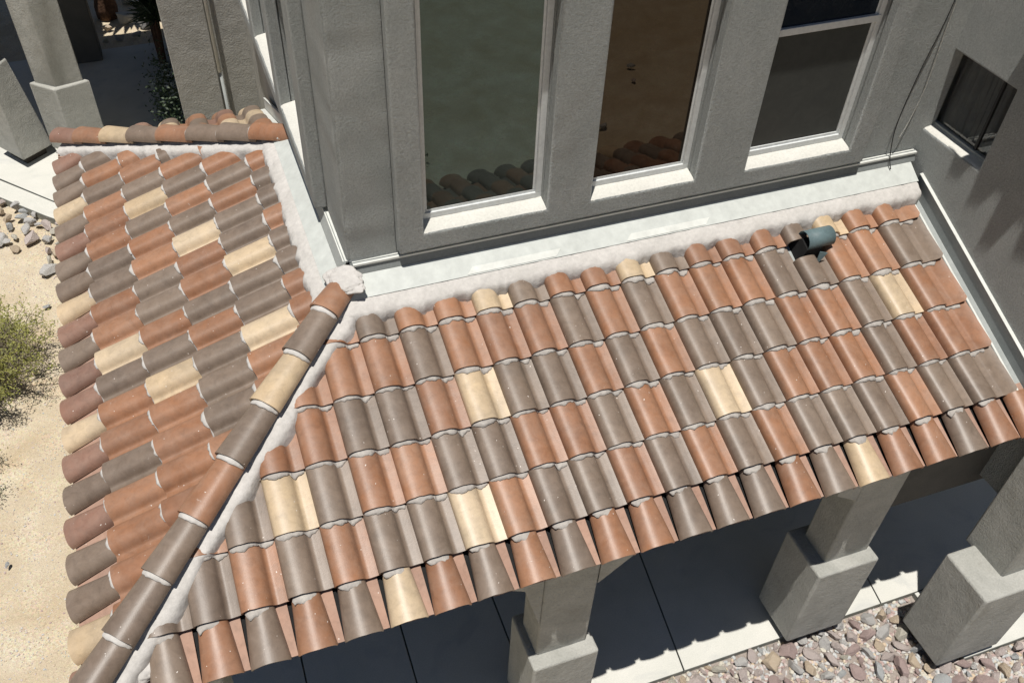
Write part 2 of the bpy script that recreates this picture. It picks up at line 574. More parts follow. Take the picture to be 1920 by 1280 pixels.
def frame_y(win, x0, x1, z0, z1, y, w=0.045, d=0.04):
    """window frame in a plane of constant y, with a stepped inner bead"""
    parts = []
    for (a, b_, c, e) in ((x0, x1, z0, z0 + w), (x0, x1, z1 - w, z1), (x0, x0 + w, z0 + w, z1 - w), (x1 - w, x1, z0 + w, z1 - w)):
        parts.append(box_geo(a, b_, y, y + d, c, e))
    w2, i = w * 0.45, w
    for (a, b_, c, e) in ((x0 + i, x1 - i, z0 + i, z0 + i + w2), (x0 + i, x1 - i, z1 - i - w2, z1 - i), (x0 + i, x0 + i + w2, z0 + i + w2, z1 - i - w2), (x1 - i - w2, x1 - i, z0 + i + w2, z1 - i - w2)):
        parts.append(box_geo(a, b_, y + d * 0.4, y + d + 0.004, c, e))
    v, f = merge(parts)
    o = link_mesh('frame', v, f, M['frame'], win)
    bev(o, 0.003, 2)
    return o


def sloped_sill(name, x0, x1, y0, y1, zf, zb, parent, axis='x'):
    """sill top between front edge (zf) and back edge (zb) with worn rounded ends"""
    V, F = [], []
    n, m = 24, 6
    for j in range(m + 1):
        t = j / m
        for i in range(n + 1):
            s = i / n
            x = x0 + (x1 - x0) * s
            y = y0 + (y1 - y0) * t
            z = zf + (zb - zf) * t + 0.002 * noise.noise(Vector((x * 14, y * 14, 1.7)))
            if t == 0:
                z -= 0.010
            if s in (0, 1):
                z += 0.006
            V.append((x, y, z) if axis == 'x' else (y, x, z))
    for j in range(m):
        for i in range(n):
            q = (j * (n + 1) + i, j * (n + 1) + i + 1, (j + 1) * (n + 1) + i + 1, (j + 1) * (n + 1) + i)
            F.append(q if axis == 'x' else tuple(reversed(q)))
    return link_mesh(name, V, F, M['sill'], parent, True)


for k, (a, b_, g, tr) in enumerate(FRONT_W):
    win = box('window', a - 0.02, b_ + 0.02, 2.335, 2.345, 1.28, 3.02, M['black'], HOUSE)
    win['label'] = ['tall window with green tinted glass', 'tall window with bronze tinted glass', 'tall window with grey screen and a transom bar'][k]
    frame_y(win, a - 0.0, b_ + 0.0, 1.298, 3.0, 2.245)
    sloped_sill('sill', a + 0.002, b_ - 0.002, SUR_Y + 0.008, 2.26, 1.268, 1.30, win)
    if tr:
        box('transom', a + 0.03, b_ - 0.03, 2.235, 2.28, 2.262, 2.315, M['frame'], win, 0.004)
        box('pane', a + 0.03, b_ - 0.03, 2.268, 2.274, 1.33, 2.28, M['glass_grey'], win)
        box('pane', a + 0.03, b_ - 0.03, 2.262, 2.268, 2.30, 2.98, M['glass_blue'], win)
    else:
        box('pane', a + 0.03, b_ - 0.03, 2.262, 2.268, 1.33, 2.98, M[g], win)
for (a, b_) in LEFT_W:
    win = box('window', 2.335, 2.345, a - 0.02, b_ + 0.02, 1.28, 3.02, M['black'], HOUSE)
    parts = []
    for (c, d, e, h) in ((a, b_, 1.298, 1.345), (a, b_, 2.955, 3.0), (a, a + 0.045, 1.345, 2.955), (b_ - 0.045, b_, 1.345, 2.955)):
        parts.append(box_geo(2.235, 2.275, c, d, e, h))
    v, f = merge(parts)
    link_mesh('frame', v, f, M['frame'], win)
    sloped_sill('sill', a + 0.002, b_ - 0.002, SUR_X + 0.008, 2.25, 1.268, 1.295, win, 'y')
    box('pane', 2.25, 2.256, a + 0.03, b_ - 0.03, 1.33, 2.98, M['glass_green'], win)

# ---- wing on the right
so = [(2.34 - 2.285, 2.34 - 1.56, 1.262, 1.94)]
wing = wall_open('wing_wall', Vector((WING, 2.34, 0)), Vector((0, -1, 0)), Vector((-1, 0, 0)), 2.74, -0.94, 3.2, 0.17, so, M['stucco'], HOUSE, bw=0.014)
box('wing_wall', WING + 0.02, 11, -0.40, -0.23, -0.94, 3.2, M['stucco'], HOUSE, 0.014)
win = box('window', WING + 0.42, WING + 0.43, 1.50, 2.33, 1.2, 2.0, M['black'], HOUSE)
win['label'] = 'small square window with a grey curtain in the wing wall'
parts = [box_geo(WING + 0.10, WING + 0.14, c, d, e, h) for (c, d, e, h) in ((1.563, 2.282, 1.268, 1.305), (1.563, 2.282, 1.90, 1.937), (1.563, 1.60, 1.305, 1.90), (2.245, 2.282, 1.305, 1.90))]
v, f = merge(parts)
fr = link_mesh('frame', v, f, M['flash_grey'], win)
bev(fr, 0.004, 2)
box('mullion', WING + 0.115, WING + 0.14, 1.76, 1.782, 1.305, 1.90, M['rubber'], win)
mg = mat_glass('clear_glass', (1, 1, 1), 0.01, (1, 1, 1), 1.45)
mg.node_tree.nodes['Principled BSDF'].inputs['Transmission Weight'].default_value = 1.0
box('pane', WING + 0.126, WING + 0.130, 1.602, 2.243, 1.307, 1.898, mg, win)
V, F = [], []
n = 60
for i in range(n + 1):
    y = 1.62 + 0.68 * i / n
    x = WING + 0.20 + 0.018 * math.sin(i * 0.9) + 0.008 * math.sin(i * 2.3)
    V += [(x, y, 1.22), (x, y, 1.95)]
for i in range(n):
    F.append((2 * i, 2 * i + 1, 2 * i + 3, 2 * i + 2))
link_mesh('curtain', V, F, M['curtain'], win, True)
sloped_sill('sill', 1.562, 2.283, WING + 0.006, WING + 0.12, 1.268, 1.285, win, 'y')
# overhanging upper eave of the wing (out of frame, throws the ragged shade on the wing wall)
pts = [(8.6, 1.48), (8.6, -1.2)]
y = -1.2
r2 = random.Random(3)
edge = []
while y < 1.46:
    o_ = 0.2115 + (1.5 - y) * 0.030
    e = 0.028 * r2.random()
    edge += [(WING - o_ - e, y), (WING - o_ - e - 0.004, y + 0.10), (WING - o_ + 0.022, y + 0.17), (WING - o_ + 0.020, y + 0.24)]
    y += 0.29
edge.append((WING - 0.2115, 1.48))
poly = [(8.6, 1.48), (8.6, -1.2)] + edge
poly.reverse()
prism('upper_eave', poly, 3.2, 3.28, M['P'], HOUSE)

# ---- porch columns
def column(bx0, bx1, by0, by1, sx0, sx1, sy0, sy1, stop, ztop=-1.42):
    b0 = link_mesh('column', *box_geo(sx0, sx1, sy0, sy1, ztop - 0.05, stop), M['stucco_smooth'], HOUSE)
    bev(b0, 0.02, 4)
    v, f = box_geo(bx0, bx1, by0, by1, -2.52, ztop)
    c = 0.028
    # softly dished cap: raise inner ring towards the shaft
    o = link_mesh('base', v, f, M['stucco_smooth'], b0)
    bev(o, 0.022, 4)
    box('foot', bx0 + 0.07, bx1 - 0.07, by0 + 0.07, by1 - 0.07, -2.62, -2.53, M['timber'], b0)
    return b0


column(2.90, 3.45, 0.03, 0.53, 2.965, 3.39, 0.145, 0.45, -0.30)
column(5.46, 6.06, 0.03, 0.53, 5.585, 6.02, 0.145, 0.45, -0.30)
column(0.28, 0.84, 0.03, 0.55, 0.36, 0.76, 0.13, 0.45, -0.30)
column(6.615, 7.30, -0.615, -0.12, 6.90, 7.25, -0.46, -0.03, -0.0, -1.40)
box('beam', 0.15, 6.03, 0.16, 0.42, -0.335, -0.14, M['dark_stucco'], HOUSE, 0.01)
box('beam', 6.03, 11, 0.25, 0.50, -1.03, -0.14, M['dark_stucco'], HOUSE, 0.01)
box('beam', 0.15, 0.45, 0.45, 6.2, -0.335, -0.14, M['dark_stucco'], HOUSE, 0.01)


def haunch(pts, y0, y1):
    n = len(pts)
    V = [(x, y0, z) for x, z in pts] + [(x, y1, z) for x, z in pts]
    F = [tuple(range(n)), tuple(range(2 * n - 1, n - 1, -1))] + [(i, i + n, (i + 1) % n + n, (i + 1) % n) for i in range(n)]
    o = link_mesh('haunch', V, F, M['stucco_smooth'], HOUSE)
    bm = bmesh.new()
    bm.from_mesh(o.data)
    bmesh.ops.recalc_face_normals(bm, faces=bm.faces)
    bm.to_mesh(o.data)
    bm.free()


haunch([(3.394, -0.60), (3.66, -0.345), (3.66, -0.30), (3.394, -0.30)], 0.150, 0.44)
haunch([(2.961, -0.95), (2.82, -0.41), (2.72, -0.345), (2.72, -0.30), (2.961, -0.30)], 0.150, 0.44)
haunch([(5.581, -0.55), (5.36, -0.40), (5.36, -0.30), (5.581, -0.30)], 0.150, 0.44)

# ------------------------------------------------------------------ roof
K_BACK = 6.38
W_ = 0.29
X0, Y0, EXP = 2.13811, 5.80035, 0.40372
S5 = 0.3
DECK = -0.062
RAISE = 0.042
RAKE_X = 6.93


class Slope:
    def __init__(s, name, O, u, v, label):
        s.O, s.u, s.v = Vector(O), Vector(u), Vector(v)
        s.w = s.u.cross(s.v)
        s.name = name
        s.label = label

    def P(s, a, b, c):
        return s.O + s.u * a + s.v * b + s.w * c


FRONT = Slope('front_roof_slope', (0, 0, 0), (1, 0, 0), (0, CP, SP), '')
LEFT = Slope('side_roof_slope', (0, 0, 0), (0, -1, 0), (CP, 0, SP), '')
BACK = Slope('back_roof_slope', (0, K_BACK, 0), (-1, 0, 0), (0, -CP, SP), '')


def deck(sl, pts, name):
    V = [sl.P(a, b, DECK - 0.010) for a, b in pts] + [sl.P(a, b, DECK - 0.05) for a, b in pts]
    n = len(pts)
    F = [tuple(range(n)), tuple(reversed(range(n, 2 * n)))] + [(i, i + n, (i + 1) % n + n, (i + 1) % n) for i in range(n)]
    o = link_mesh(name, V, F, M['black'], HOUSE)
    bm = bmesh.new()
    bm.from_mesh(o.data)
    bmesh.ops.recalc_face_normals(bm, faces=bm.faces)
    bm.to_mesh(o.data)
    bm.free()
    return o


smax = 2.19 / CP
FD = deck(FRONT, [(0.0, -0.02), (WING - 0.0, -0.02), (WING - 0.0, smax), (2.19, smax), ], 'front_roof_slope')
LD = deck(LEFT, [(-(K_BACK - 0.02), 0.0), (-0.02, 0.0), (-2.16, smax - 0.03), (-(K_BACK - 2.16), smax - 0.03)], 'side_roof_slope')
BD = deck(BACK, [(-2.18, 0.0), (-0.02, 0.0), (-2.18, smax)], 'back_roof_slope')
FD['label'] = 'front slope of the tiled roof below the three tall windows'
LD['label'] = 'side slope of the tiled roof left of the bay corner'
BD['label'] = 'far slope of the tiled roof behind the upper hip'

PROF_C = [(0.0, 0.016), (0.001, 0.036), (0.006, 0.056), (0.018, 0.073), (0.040, 0.085), (0.070, 0.091), (0.102, 0.091), (0.134, 0.086), (0.160, 0.075), (0.179, 0.059), (0.192, 0.040), (0.201, 0.022), (0.212, 0.010), (0.229, 0.006), (0.250, 0.0085), (0.275, 0.012), (0.290, 0.015), (0.301, 0.017)]
PROF_E = PROF_C[:-2] + [(0.290, 0.015), (0.330, 0.0165), (0.380, 0.022), (0.418, 0.032)]


def smooth_profile(ctrl, n):
    out = []
    m = len(ctrl)
    for i in range(m - 1):
        p0 = Vector(ctrl[max(0, i - 1)])
        p1, p2 = Vector(ctrl[i]), Vector(ctrl[i + 1])
        p3 = Vector(ctrl[min(m - 1, i + 2)])
        for k in range(n):
            t = k / n
            q = 0.5 * ((2 * p1) + (-p0 + p2) * t + (2 * p0 - 5 * p1 + 4 * p2 - p3) * t * t + (-p0 + 3 * p1 - 3 * p2 + p3) * t ** 3)
            out.append((q.x, q.y))
    out.append(ctrl[-1])
    return out


PROF = smooth_profile(PROF_C, 2)
PROFE = smooth_profile(PROF_E, 2)


def prof_z(u, P=None):
    P = P or PROF
    if u <= P[0][0]:
        return P[0][1]
    for i in range(len(P) - 1):
        if P[i][0] <= u <= P[i + 1][0]:
            t = (u - P[i][0]) / max(1e-9, P[i + 1][0] - P[i][0])
            return P[i][1] * (1 - t) + P[i + 1][1] * t
    return P[-1][1]


def sheet_from(P, th, L, nv, wfun, jit=0.0, seed=0, taper=None):
    """thick sheet from a profile in (u,w) swept along v from 0..L. returns verts in (u,v,w)"""
    n = len(P)
    nor = []
    for i in range(n):
        a = P[max(0, i - 1)]
        b_ = P[min(n - 1, i + 1)]
        d = Vector((b_[0] - a[0], b_[1] - a[1])).normalized()
        nor.append(Vector((-d.y, d.x)))
    V = []
    for lay in (0, 1):
        for j in range(nv + 1):
            v = L * j / nv
            k = taper(v) if taper else 1.0
            for i in range(n):
                u, w = P[i]
                if lay:
                    u -= nor[i].x * th
                    w -= nor[i].y * th
                vv = v
                if j == 0:
                    vv += jit * noise.noise(Vector((u * 22, seed * 3.1, 0.5)))
                bow = jit * 0.6 * noise.noise(Vector((u * 6, v * 5, seed * 1.7)))
                uu = (u - P[-1][0] / 2) * k + P[-1][0] / 2
                V.append(Vector((uu, vv, w + wfun(v) + bow)))
    F = []
    S = (nv + 1) * n
    for j in range(nv):
        for i in range(n - 1):
            a = j * n + i
            F.append((a, a + 1, a + n + 1, a + n))
            F.append((S + a, S + a + n, S + a + n + 1, S + a + 1))
    for i in range(n - 1):
        F.append((i, S + i, S + i + 1, i + 1))
        a = nv * n + i
        F.append((a, a + 1, S + a + 1, S + a))
    for j in range(nv):
        a = j * n
        F.append((a, a + n, S + a + n, S + a))
        a = j * n + n - 1
        F.append((a, S + a, S + a + n, a + n))
    return V, F


TILE_NAME = {'O': None, 'P': None, 'G': 'grey brown tile', 'C': 'cream coloured tile'}


def place(name, sl, u0, s0, V, F, mat, parent, clips, label=None, sharp=50):
    """build a piece whose verts are in slope coordinates, clipped in world space"""
    org = sl.P(u0, s0, 0)
    bm = bmesh.new()
    vs = [bm.verts.new(sl.u * p.x + sl.v * p.y + sl.w * p.z) for p in V]
    for f in F:
        try:
            bm.faces.new([vs[i] for i in f])
        except ValueError:
            pass
    for (co, no) in clips:
        r = bmesh.ops.bisect_plane(bm, geom=bm.verts[:] + bm.edges[:] + bm.faces[:], plane_co=Vector(co) - org, plane_no=Vector(no), clear_outer=True)
        cut = [e for e in r['geom_cut'] if isinstance(e, bmesh.types.BMEdge)]
        if cut:
            try:
                bmesh.ops.edgenet_fill(bm, edges=cut)
            except Exception:
                pass
    if len(bm.verts) < 12:
        bm.free()
        return None
    bmesh.ops.recalc_face_normals(bm, faces=bm.faces)
    me = bpy.data.meshes.new(name)
    bm.to_mesh(me)
    bm.free()
    me.materials.append(mat)
    me.polygons.foreach_set('use_smooth', [True] * len(me.polygons))
    me.set_sharp_from_angle(angle=math.radians(sharp))
    o = bpy.data.objects.new(name, me)
    COL.objects.link(o)
    o.location = org
    attach(o, parent)
    if label:
        o['label'] = label
    return o


seedc = [0]


def s_tile(sl, parent, u0, s0, kind, clips, P=None, L=0.485, v_from=0.0, wo=0.0):
    seedc[0] += 1
    P = P or PROF
    ju, jw, jt = rnd.uniform(-.003, .003), rnd.uniform(-.002, .002) + wo, rnd.uniform(-.004, .004)
    V, F = sheet_from(P, 0.0125, L, 6, lambda v: DECK + RAISE * (1 - v / 0.485) + jw, 0.0035, seedc[0])
    V = [Vector((p.x + ju + p.y * jt * 0.5, p.y + v_from + jt, p.z - (RAISE * v_from / 0.485))) for p in V]
    return place('roof_tile', sl, u0, s0, V, F, M[kind], parent, clips, TILE_NAME[kind])


def half_round(width, height, n=18, skirt=0.0):
    P = []
    for i in range(n + 1):
        a = math.pi * (1 - i / n)
        P.append((width / 2 + width / 2 * math.cos(a), height * math.sin(a) ** 0.9 if 0 < i < n else 0.0))
    return P


def eave_pair(sl, parent, u0, kind, clips, so=-0.028):
    seedc[0] += 1
    # pan tray
    P = [(0.10 + 0.174 * i / 8, 0.010 + 0.004 * (abs(i - 4) / 4) ** 2) for i in range(9)]
    V, F = sheet_from(P, 0.011, 0.40, 3, lambda v: DECK + 0.0, 0.002, seedc[0])
    place('pan_tray', sl, u0, so, V, F, M['pan'], parent, clips)
    # tapered cover
    P = half_round(0.226, 0.088)
    j = rnd.uniform(-.004, .004)
    V, F = sheet_from(P, 0.0125, 0.345, 5, lambda v: DECK + 0.024 - 0.010 * v / 0.36, 0.003, seedc[0], taper=lambda v: 1.10 - 0.30 * v / 0.36)
    V = [Vector((p.x - 0.003 + j, p.y, p.z)) for p in V]
    return place('eave_tile', sl, u0, so - 0.010 + j, V, F, M[kind], parent, clips, TILE_NAME[kind])


BEADS = {'front': [], 'left': [], 'back': [], 'hip': []}


def bead(key, sl, u0, s0, ua, ub, r=0.013, out=0.012, pat=False, amp=1.0, keep=None):
    """lumpy mortar bead under a tile butt, following the course below"""
    sd = rnd.random() * 100
    n = 16
    m = 9
    V = []
    cols = []
    for i in range(n + 1):
        t = i / n
        u = ua + (ub - ua) * t
        q = noise.noise(Vector((u * 17, sd, 0))) + 0.45 * noise.noise(Vector((u * 48, sd, 4)))
        wv = prof_z(u) if not pat else prof_z(u) - 0.004
        cw = DECK + 0.004 + wv + r * 0.55
        end = math.sin(math.pi * min(1, max(0, t))) ** 0.35
        lump = 1 + (0.55 * amp) * q
        o_ = out * (1 + 0.9 * q * amp)
        if pat and t < 0.45:
            o_ += 0.012 * (1 - t / 0.45) * (1 + q)
        for k in range(m):
            a = 2 * math.pi * k / m
            dv = math.cos(a) * (0.014 + 0.5 * o_) * end * (0.75 + 0.35 * lump)
            dw = math.sin(a) * r * end * (0.75 + 0.3 * lump)
            nn = 0.0025 * noise.noise(Vector((u * 90, sd, a * 1.3)))
            V.append(sl.P(u0 + u, s0 + 0.010 - 0.5 * o_ + dv + nn, cw + dw + nn))
    F = []
    for i in range(n):
        for k in range(m):
            F.append((i * m + k, i * m + (k + 1) % m, (i + 1) * m + (k + 1) % m, (i + 1) * m + k))
    F.append(tuple(range(m)))
    F.append(tuple(reversed(range(n * m, n * m + m))))
    if keep:
        c = sum(V, Vector()) / len(V)
        if not keep(c):
            return
    BEADS[key].append((V, F))


def flush(key, parent, mat, name='mortar_bead'):
    if BEADS[key]:
        v, f = merge(BEADS[key])
        link_mesh(name, v, f, mat, parent, True)
        BEADS[key] = []


# ---- front slope
hipclip_f = [((0.05, -0.05, 0), Vector((-1, 1, 0)))]          # keep x > y
rake = [((RAKE_X, 0, 0), Vector((1, 0, 0)))]
R1 = {-1: 'O', 0: 'G', 1: 'O', 2: 'O', 3: 'C', 4: 'G', 5: 'O', 6: 'O', 7: 'C', 8: 'G', 9: 'O', 10: 'O', 11: 'O', 12: 'G', 13: 'C', 14: 'O', 15: 'O'}
R2 = {-3: 'O', -2: 'O', -1: 'O', 0: 'O', 1: 'G', 2: 'O', 3: 'O', 4: 'O', 5: 'G', 6: 'O', 7: 'G', 8: 'O', 9: 'O', 10: 'O', 11: 'G', 12: 'G', 13: 'O', 14: 'O', 15: 'G'}
R3 = {-5: 'G', -4: 'G', -3: 'O', -2: 'O', -1: 'G', 0: 'G', 1: 'O', 2: 'C', 3: 'G', 4: 'G', 5: 'O', 6: 'G', 7: 'O', 8: 'G', 9: 'G', 10: 'G', 11: 'O', 12: 'O', 13: 'G', 14: 'C', 15: 'O'}
R4 = {-6: 'O', -5: 'O', -4: 'G', -3: 'C', -2: 'G', -1: 'O', 0: 'O', 1: 'G', 2: 'G', 3: 'O', 4: 'O', 5: 'G', 6: 'O', 7: 'G', 8: 'C', 9: 'G', 10: 'O', 11: 'O', 12: 'O', 13: 'G', 14: 'O', 15: 'O'}
R5 = {-7: 'G', -6: 'G', -5: 'G', -4: 'O', -3: 'G', -2: 'O', -1: 'G', 0: 'G', 1: 'C', 2: 'O', 3: 'G', 4: 'G', 5: 'O', 6: 'G', 7: 'O', 8: 'G', 9: 'O', 10: 'G', 11: 'G', 12: 'G', 13: 'O', 14: 'G', 15: 'G'}
R6 = {-7: 'C', -6: 'G', -5: 'O', -4: 'G', -3: 'O', -2: 'G', -1: 'C', 0: 'O', 1: 'G', 2: 'O', 3: 'G', 4: 'O', 5: 'O', 6: 'G', 7: 'G', 8: 'G', 9: 'O', 10: 'G', 11: 'C', 12: 'O', 13: 'O', 14: 'G', 15: 'O'}
def front_keep(c):
    return c.x > c.y + 0.10 and c.x < RAKE_X


for r, row in ((1, R1), (2, R2), (3, R3), (4, R4), (5, R5)):
    s = S5 + EXP * (5 - r)
    for c, kind in row.items():
        u0 = X0 + W_ * c
        if u0 + W_ < s * CP:
            continue
        clips = []
        if u0 < s * CP + 0.55:
            clips += hipclip_f
        L = 0.485 if r > 1 else 0.30
        P = PROF
        if c == 15:
            clips += rake + [(FRONT.P(RAKE_X - 0.05, s, 0), (FRONT.u * 1.0 - FRONT.v * 0.9).normalized())]
            P = PROFE
        vf = 0.0
        if r == 2 and c == 12:
            L = 0.26
        s_tile(FRONT, FD, u0, s, kind, clips, P, L)
        # beads (the lower side of row 5 only carries pats over the eave covers)
        end = 0.287 if c < 15 else 0.36
        if r == 1 and c == 12:
            continue
        if r == 5:
            bead('front', FRONT, u0, s, 0.02, 0.188, 0.012, 0.038, True, 0.8, front_keep)
        else:
            bead('front', FRONT, u0, s, 0.002, 0.196, 0.0140, 0.027, False, 0.75, front_keep)
            bead('front', FRONT, u0, s, 0.186, end, 0.0140, 0.028, False, 0.9, front_keep)
        flush('front', FD, M['mortar_grey'])
for c, kind in R6.items():
    u0 = X0 + W_ * c
    if u0 > RAKE_X or u0 + 0.2 < 0.0:
        continue
    clips = list(rake) if c == 15 else []
    if u0 < 0.6:
        clips += hipclip_f
    eave_pair(FRONT, FD, u0, kind, clips)
clips = list(rake)
eave_pair(FRONT, FD, X0 + W_ * 16, 'O', [((WING - 0.03, 0, 0), Vector((1, 0, 0)))])

# ---- left slope (k counts towards the front)
hipclip_l = [((-0.035, 0.035, 0), Vector((1, -1, 0))), ((-0.085, K_BACK - 0.085, 0), Vector((1, 1, 0)))]
L1 = {0: 'G', -1: 'O', 1: 'O', 2: 'G', 3: 'O', 4: 'O', 5: 'O', 6: 'G', 7: 'G', 8: 'O', 9: 'O', 10: 'C', 11: 'G', 12: 'O', 13: 'O', 14: 'G', 15: 'O', 16: 'O', 17: 'O', 18: 'O'}
L2 = {0: 'O', 1: 'O', 2: 'O', 3: 'G', 4: 'C', 5: 'G', 6: 'O', 7: 'O', 8: 'G', 9: 'G', 10: 'O', 11: 'G', 12: 'C', 13: 'O', 14: 'O', 15: 'O', 16: 'O', 17: 'O'}
L3 = {1: 'G', 2: 'G', 3: 'O', 4: 'G', 5: 'O', 6: 'G', 7: 'C', 8: 'O', 9: 'O', 10: 'G', 11: 'O', 12: 'G', 13: 'G', 14: 'G', 15: 'O', 16: 'O'}
L4 = {3: 'O', 4: 'O', 5: 'G', 6: 'O', 7: 'G', 8: 'G', 9: 'C', 10: 'G', 11: 'G', 12: 'C', 13: 'O', 14: 'O'}
L5 = {4: 'O', 5: 'O', 6: 'G', 7: 'G', 8: 'O', 9: 'G', 10: 'G', 11: 'O', 12: 'O', 13: 'O'}
LE = {-1: 'P', 0: 'G', 1: 'G', 2: 'C', 3: 'G', 4: 'P', 5: 'G', 6: 'G', 7: 'C', 8: 'P', 9: 'G', 10: 'P', 11: 'P', 12: 'C', 13: 'P', 14: 'G', 15: 'P', 16: 'G', 17: 'G', 18: 'C', 19: 'P'}
def left_keep(c):
    return c.y > c.x + 0.10 and c.y < K_BACK - c.x - 0.08


for r, row in ((1, L1), (2, L2), (3, L3), (4, L4), (5, L5)):
    s = S5 + EXP * (r - 1)
    for k, kind in row.items():
        y = Y0 - W_ * k          # start; tile runs towards -y
        clips = []
        if y - W_ < s * CP + 0.55:
            clips.append(hipclip_l[0])
        if y > K_BACK - s * CP - 0.55:
            clips.append(hipclip_l[1])
        L = 0.485 if r < 5 else 0.30
        if s_tile(LEFT, LD, -y, s, kind, clips, PROF, L):
            bead('left', LEFT, -y, s, 0.000, 0.178, 0.0150, 0.026, False, 0.7, left_keep)
            bead('left', LEFT, -y, s, 0.165, 0.287, 0.010, 0.010, False, 1.0, left_keep)
            flush('left', LD, M['mortar'])
for k, kind in LE.items():
    y = Y0 - W_ * k
    if y - 0.25 > K_BACK or y < 0.05:
        continue
    clips = []
    if y < 0.7:
        clips.append(hipclip_l[0])
    if y > K_BACK - 0.6:
        clips.append(hipclip_l[1])
    eave_pair(LEFT, LD, -y, kind, clips)

# ---- back slope
hipclip_b = [((0.05, K_BACK + 0.05, 0), Vector((-1, -1, 0)))]
BC = {0: 'OOO', 1: 'PPO', 2: 'CGCG', 3: 'OOGO', 4: 'OPOCG', 5: 'CGCGO', -1: 'OOO', -2: 'OGO'}
for i in range(-1, 6):
    xs = 0.66 + 0.29 * i
    col = BC[i]
    for j in range(6):
        s = S5 + EXP * (j - 1)
        if xs < s * CP - 0.0 and j > 0:
            continue
        kind = col[min(j, len(col) - 1)]
        uu = -(xs)
        if j == 0:
            eave_pair(BACK, BD, uu, kind, so=-0.36, clips=[((2.15, 0, 0), Vector((1, 0, 0))), hipclip_b[0]])
        elif s < 1.95:
            s_tile(BACK, BD, uu, s - 0.30, kind, [((2.15, 0, 0), Vector((1, 0, 0))), hipclip_b[0]], PROF, 0.485, 0.0, 0.03)

# mortar plugs closing the ends of the eave covers
for sl, par, spots in ((FRONT, FD, [X0 + W_ * c for c in R6 if 0.2 < X0 + W_ * c < RAKE_X]), (LEFT, LD, [-(Y0 - W_ * k) for k in LE if 0.3 < Y0 - W_ * k < K_BACK])):
    parts = []
    for u0 in spots:
        n, V, F = 12, [], []
        sd = rnd.random() * 50
        for v_ in (-0.018, 0.05):
            for i in range(n + 1):
                a = math.pi * i / n
                V.append(sl.P(u0 + 0.104 - 0.080 * math.cos(a), v_ + 0.006 * noise.noise(Vector((i * .8, sd, 0))), DECK + 0.006 + 0.066 * math.sin(a)))
        F.append(tuple(range(n, -1, -1)))
        for i in range(n):
            F.append((i, i + 1, n + 2 + i, n + 1 + i))
        link_mesh('end_mortar', V, F, M['mortar'], par)

# ---- hip caps
def hip_frame(kind):
    if kind == 'front':
        d = Vector((1, 1, TP)).normalized()
        side = Vector((1, -1, 0)).normalized()
        org = Vector((0, 0, 0))
    else:
        d = Vector((1, -1, TP)).normalized()
        side = Vector((-1, -1, 0)).normalized()
        org = Vector((0, K_BACK, 0))
    up = side.cross(d)
    if up.z < 0:
        up = -up
    return org, d, side, up


def hip_caps(kind, ends, kinds, L0=0.475, first=None):
    org, d, side, up = hip_frame(kind)
    unit = math.sqrt(2 + TP * TP)
    if side.cross(d).dot(up) < 0:
        pass
    for x, kd in zip(ends, kinds):
        L = first if (first and x == ends[0]) else L0
        seedc[0] += 1
        P = half_round(0.236, 0.092, 20)
        V, F = sheet_from(P, 0.0125, L, 6, lambda v: 0.098 - 0.036 * v / L, 0.003, seedc[0], taper=lambda v: 1.0 - 0.17 * v / L)
        c0 = org + d * (x * unit)
        bm = bmesh.new()
        sg = 1
        wob = rnd.uniform(-.006, .006)
        vs = [bm.verts.new(side * ((p.x - 0.118) * sg + wob * p.y) + d * p.y + up * p.z) for p in V]
        for f in F:
            bm.faces.new([vs[i] for i in f])
        bmesh.ops.recalc_face_normals(bm, faces=bm.faces)
        me = bpy.data.meshes.new('hip_cap')
        bm.to_mesh(me)
        bm.free()
        me.materials.append(M[kd])
        me.polygons.foreach_set('use_smooth', [True] * len(me.polygons))
        me.set_sharp_from_angle(angle=math.radians(50))
        o = bpy.data.objects.new('hip_cap', me)
        COL.objects.link(o)
        o.location = c0
        attach(o, HOUSE)
        if TILE_NAME[kd]:
            o['label'] = TILE_NAME[kd].replace('tile', 'hip cap')
        # crescent of mortar under the lower end
        n, m = 18, 8
        Vb = []
        sd = rnd.random() * 60
        for i in range(n + 1):
            a = math.pi * (0.06 + 0.88 * i / n)
            e = math.sin(math.pi * i / n) ** 0.4
            q = noise.noise(Vector((i * 0.5, sd, 0)))
            cx, cz = -0.104 * math.cos(a), 0.068 + 0.096 * math.sin(a)
            for k in range(m):
                b_ = 2 * math.pi * k / m
                rr = 0.013 * e * (1 + 0.4 * q)
                Vb.append(c0 + side * (cx - math.cos(a) * rr * math.sin(b_)) + up * (cz + math.sin(a) * rr * math.sin(b_)) + d * (-0.010 + (0.024 + 0.010 * q) * math.cos(b_) * e))
        Fb = [(i * m + k, i * m + (k + 1) % m, (i + 1) * m + (k + 1) % m, (i + 1) * m + k) for i in range(n) for k in range(m)]
        Fb += [tuple(range(m)), tuple(reversed(range(n * m, n * m + m)))]
        link_mesh('cap_mortar', Vb, Fb, M['mortar'], HOUSE, True)


hip_caps('front', [1.964, 1.709, 1.423, 1.136, 0.844, 0.575, 0.300, 0.020], 'OGCGOGGG', 0.475, 0.27)
hip_caps('back', [0.069, 0.307, 0.577, 0.84, 1.116, 1.385, 1.648, 1.911], 'POCGOGGO', 0.44)


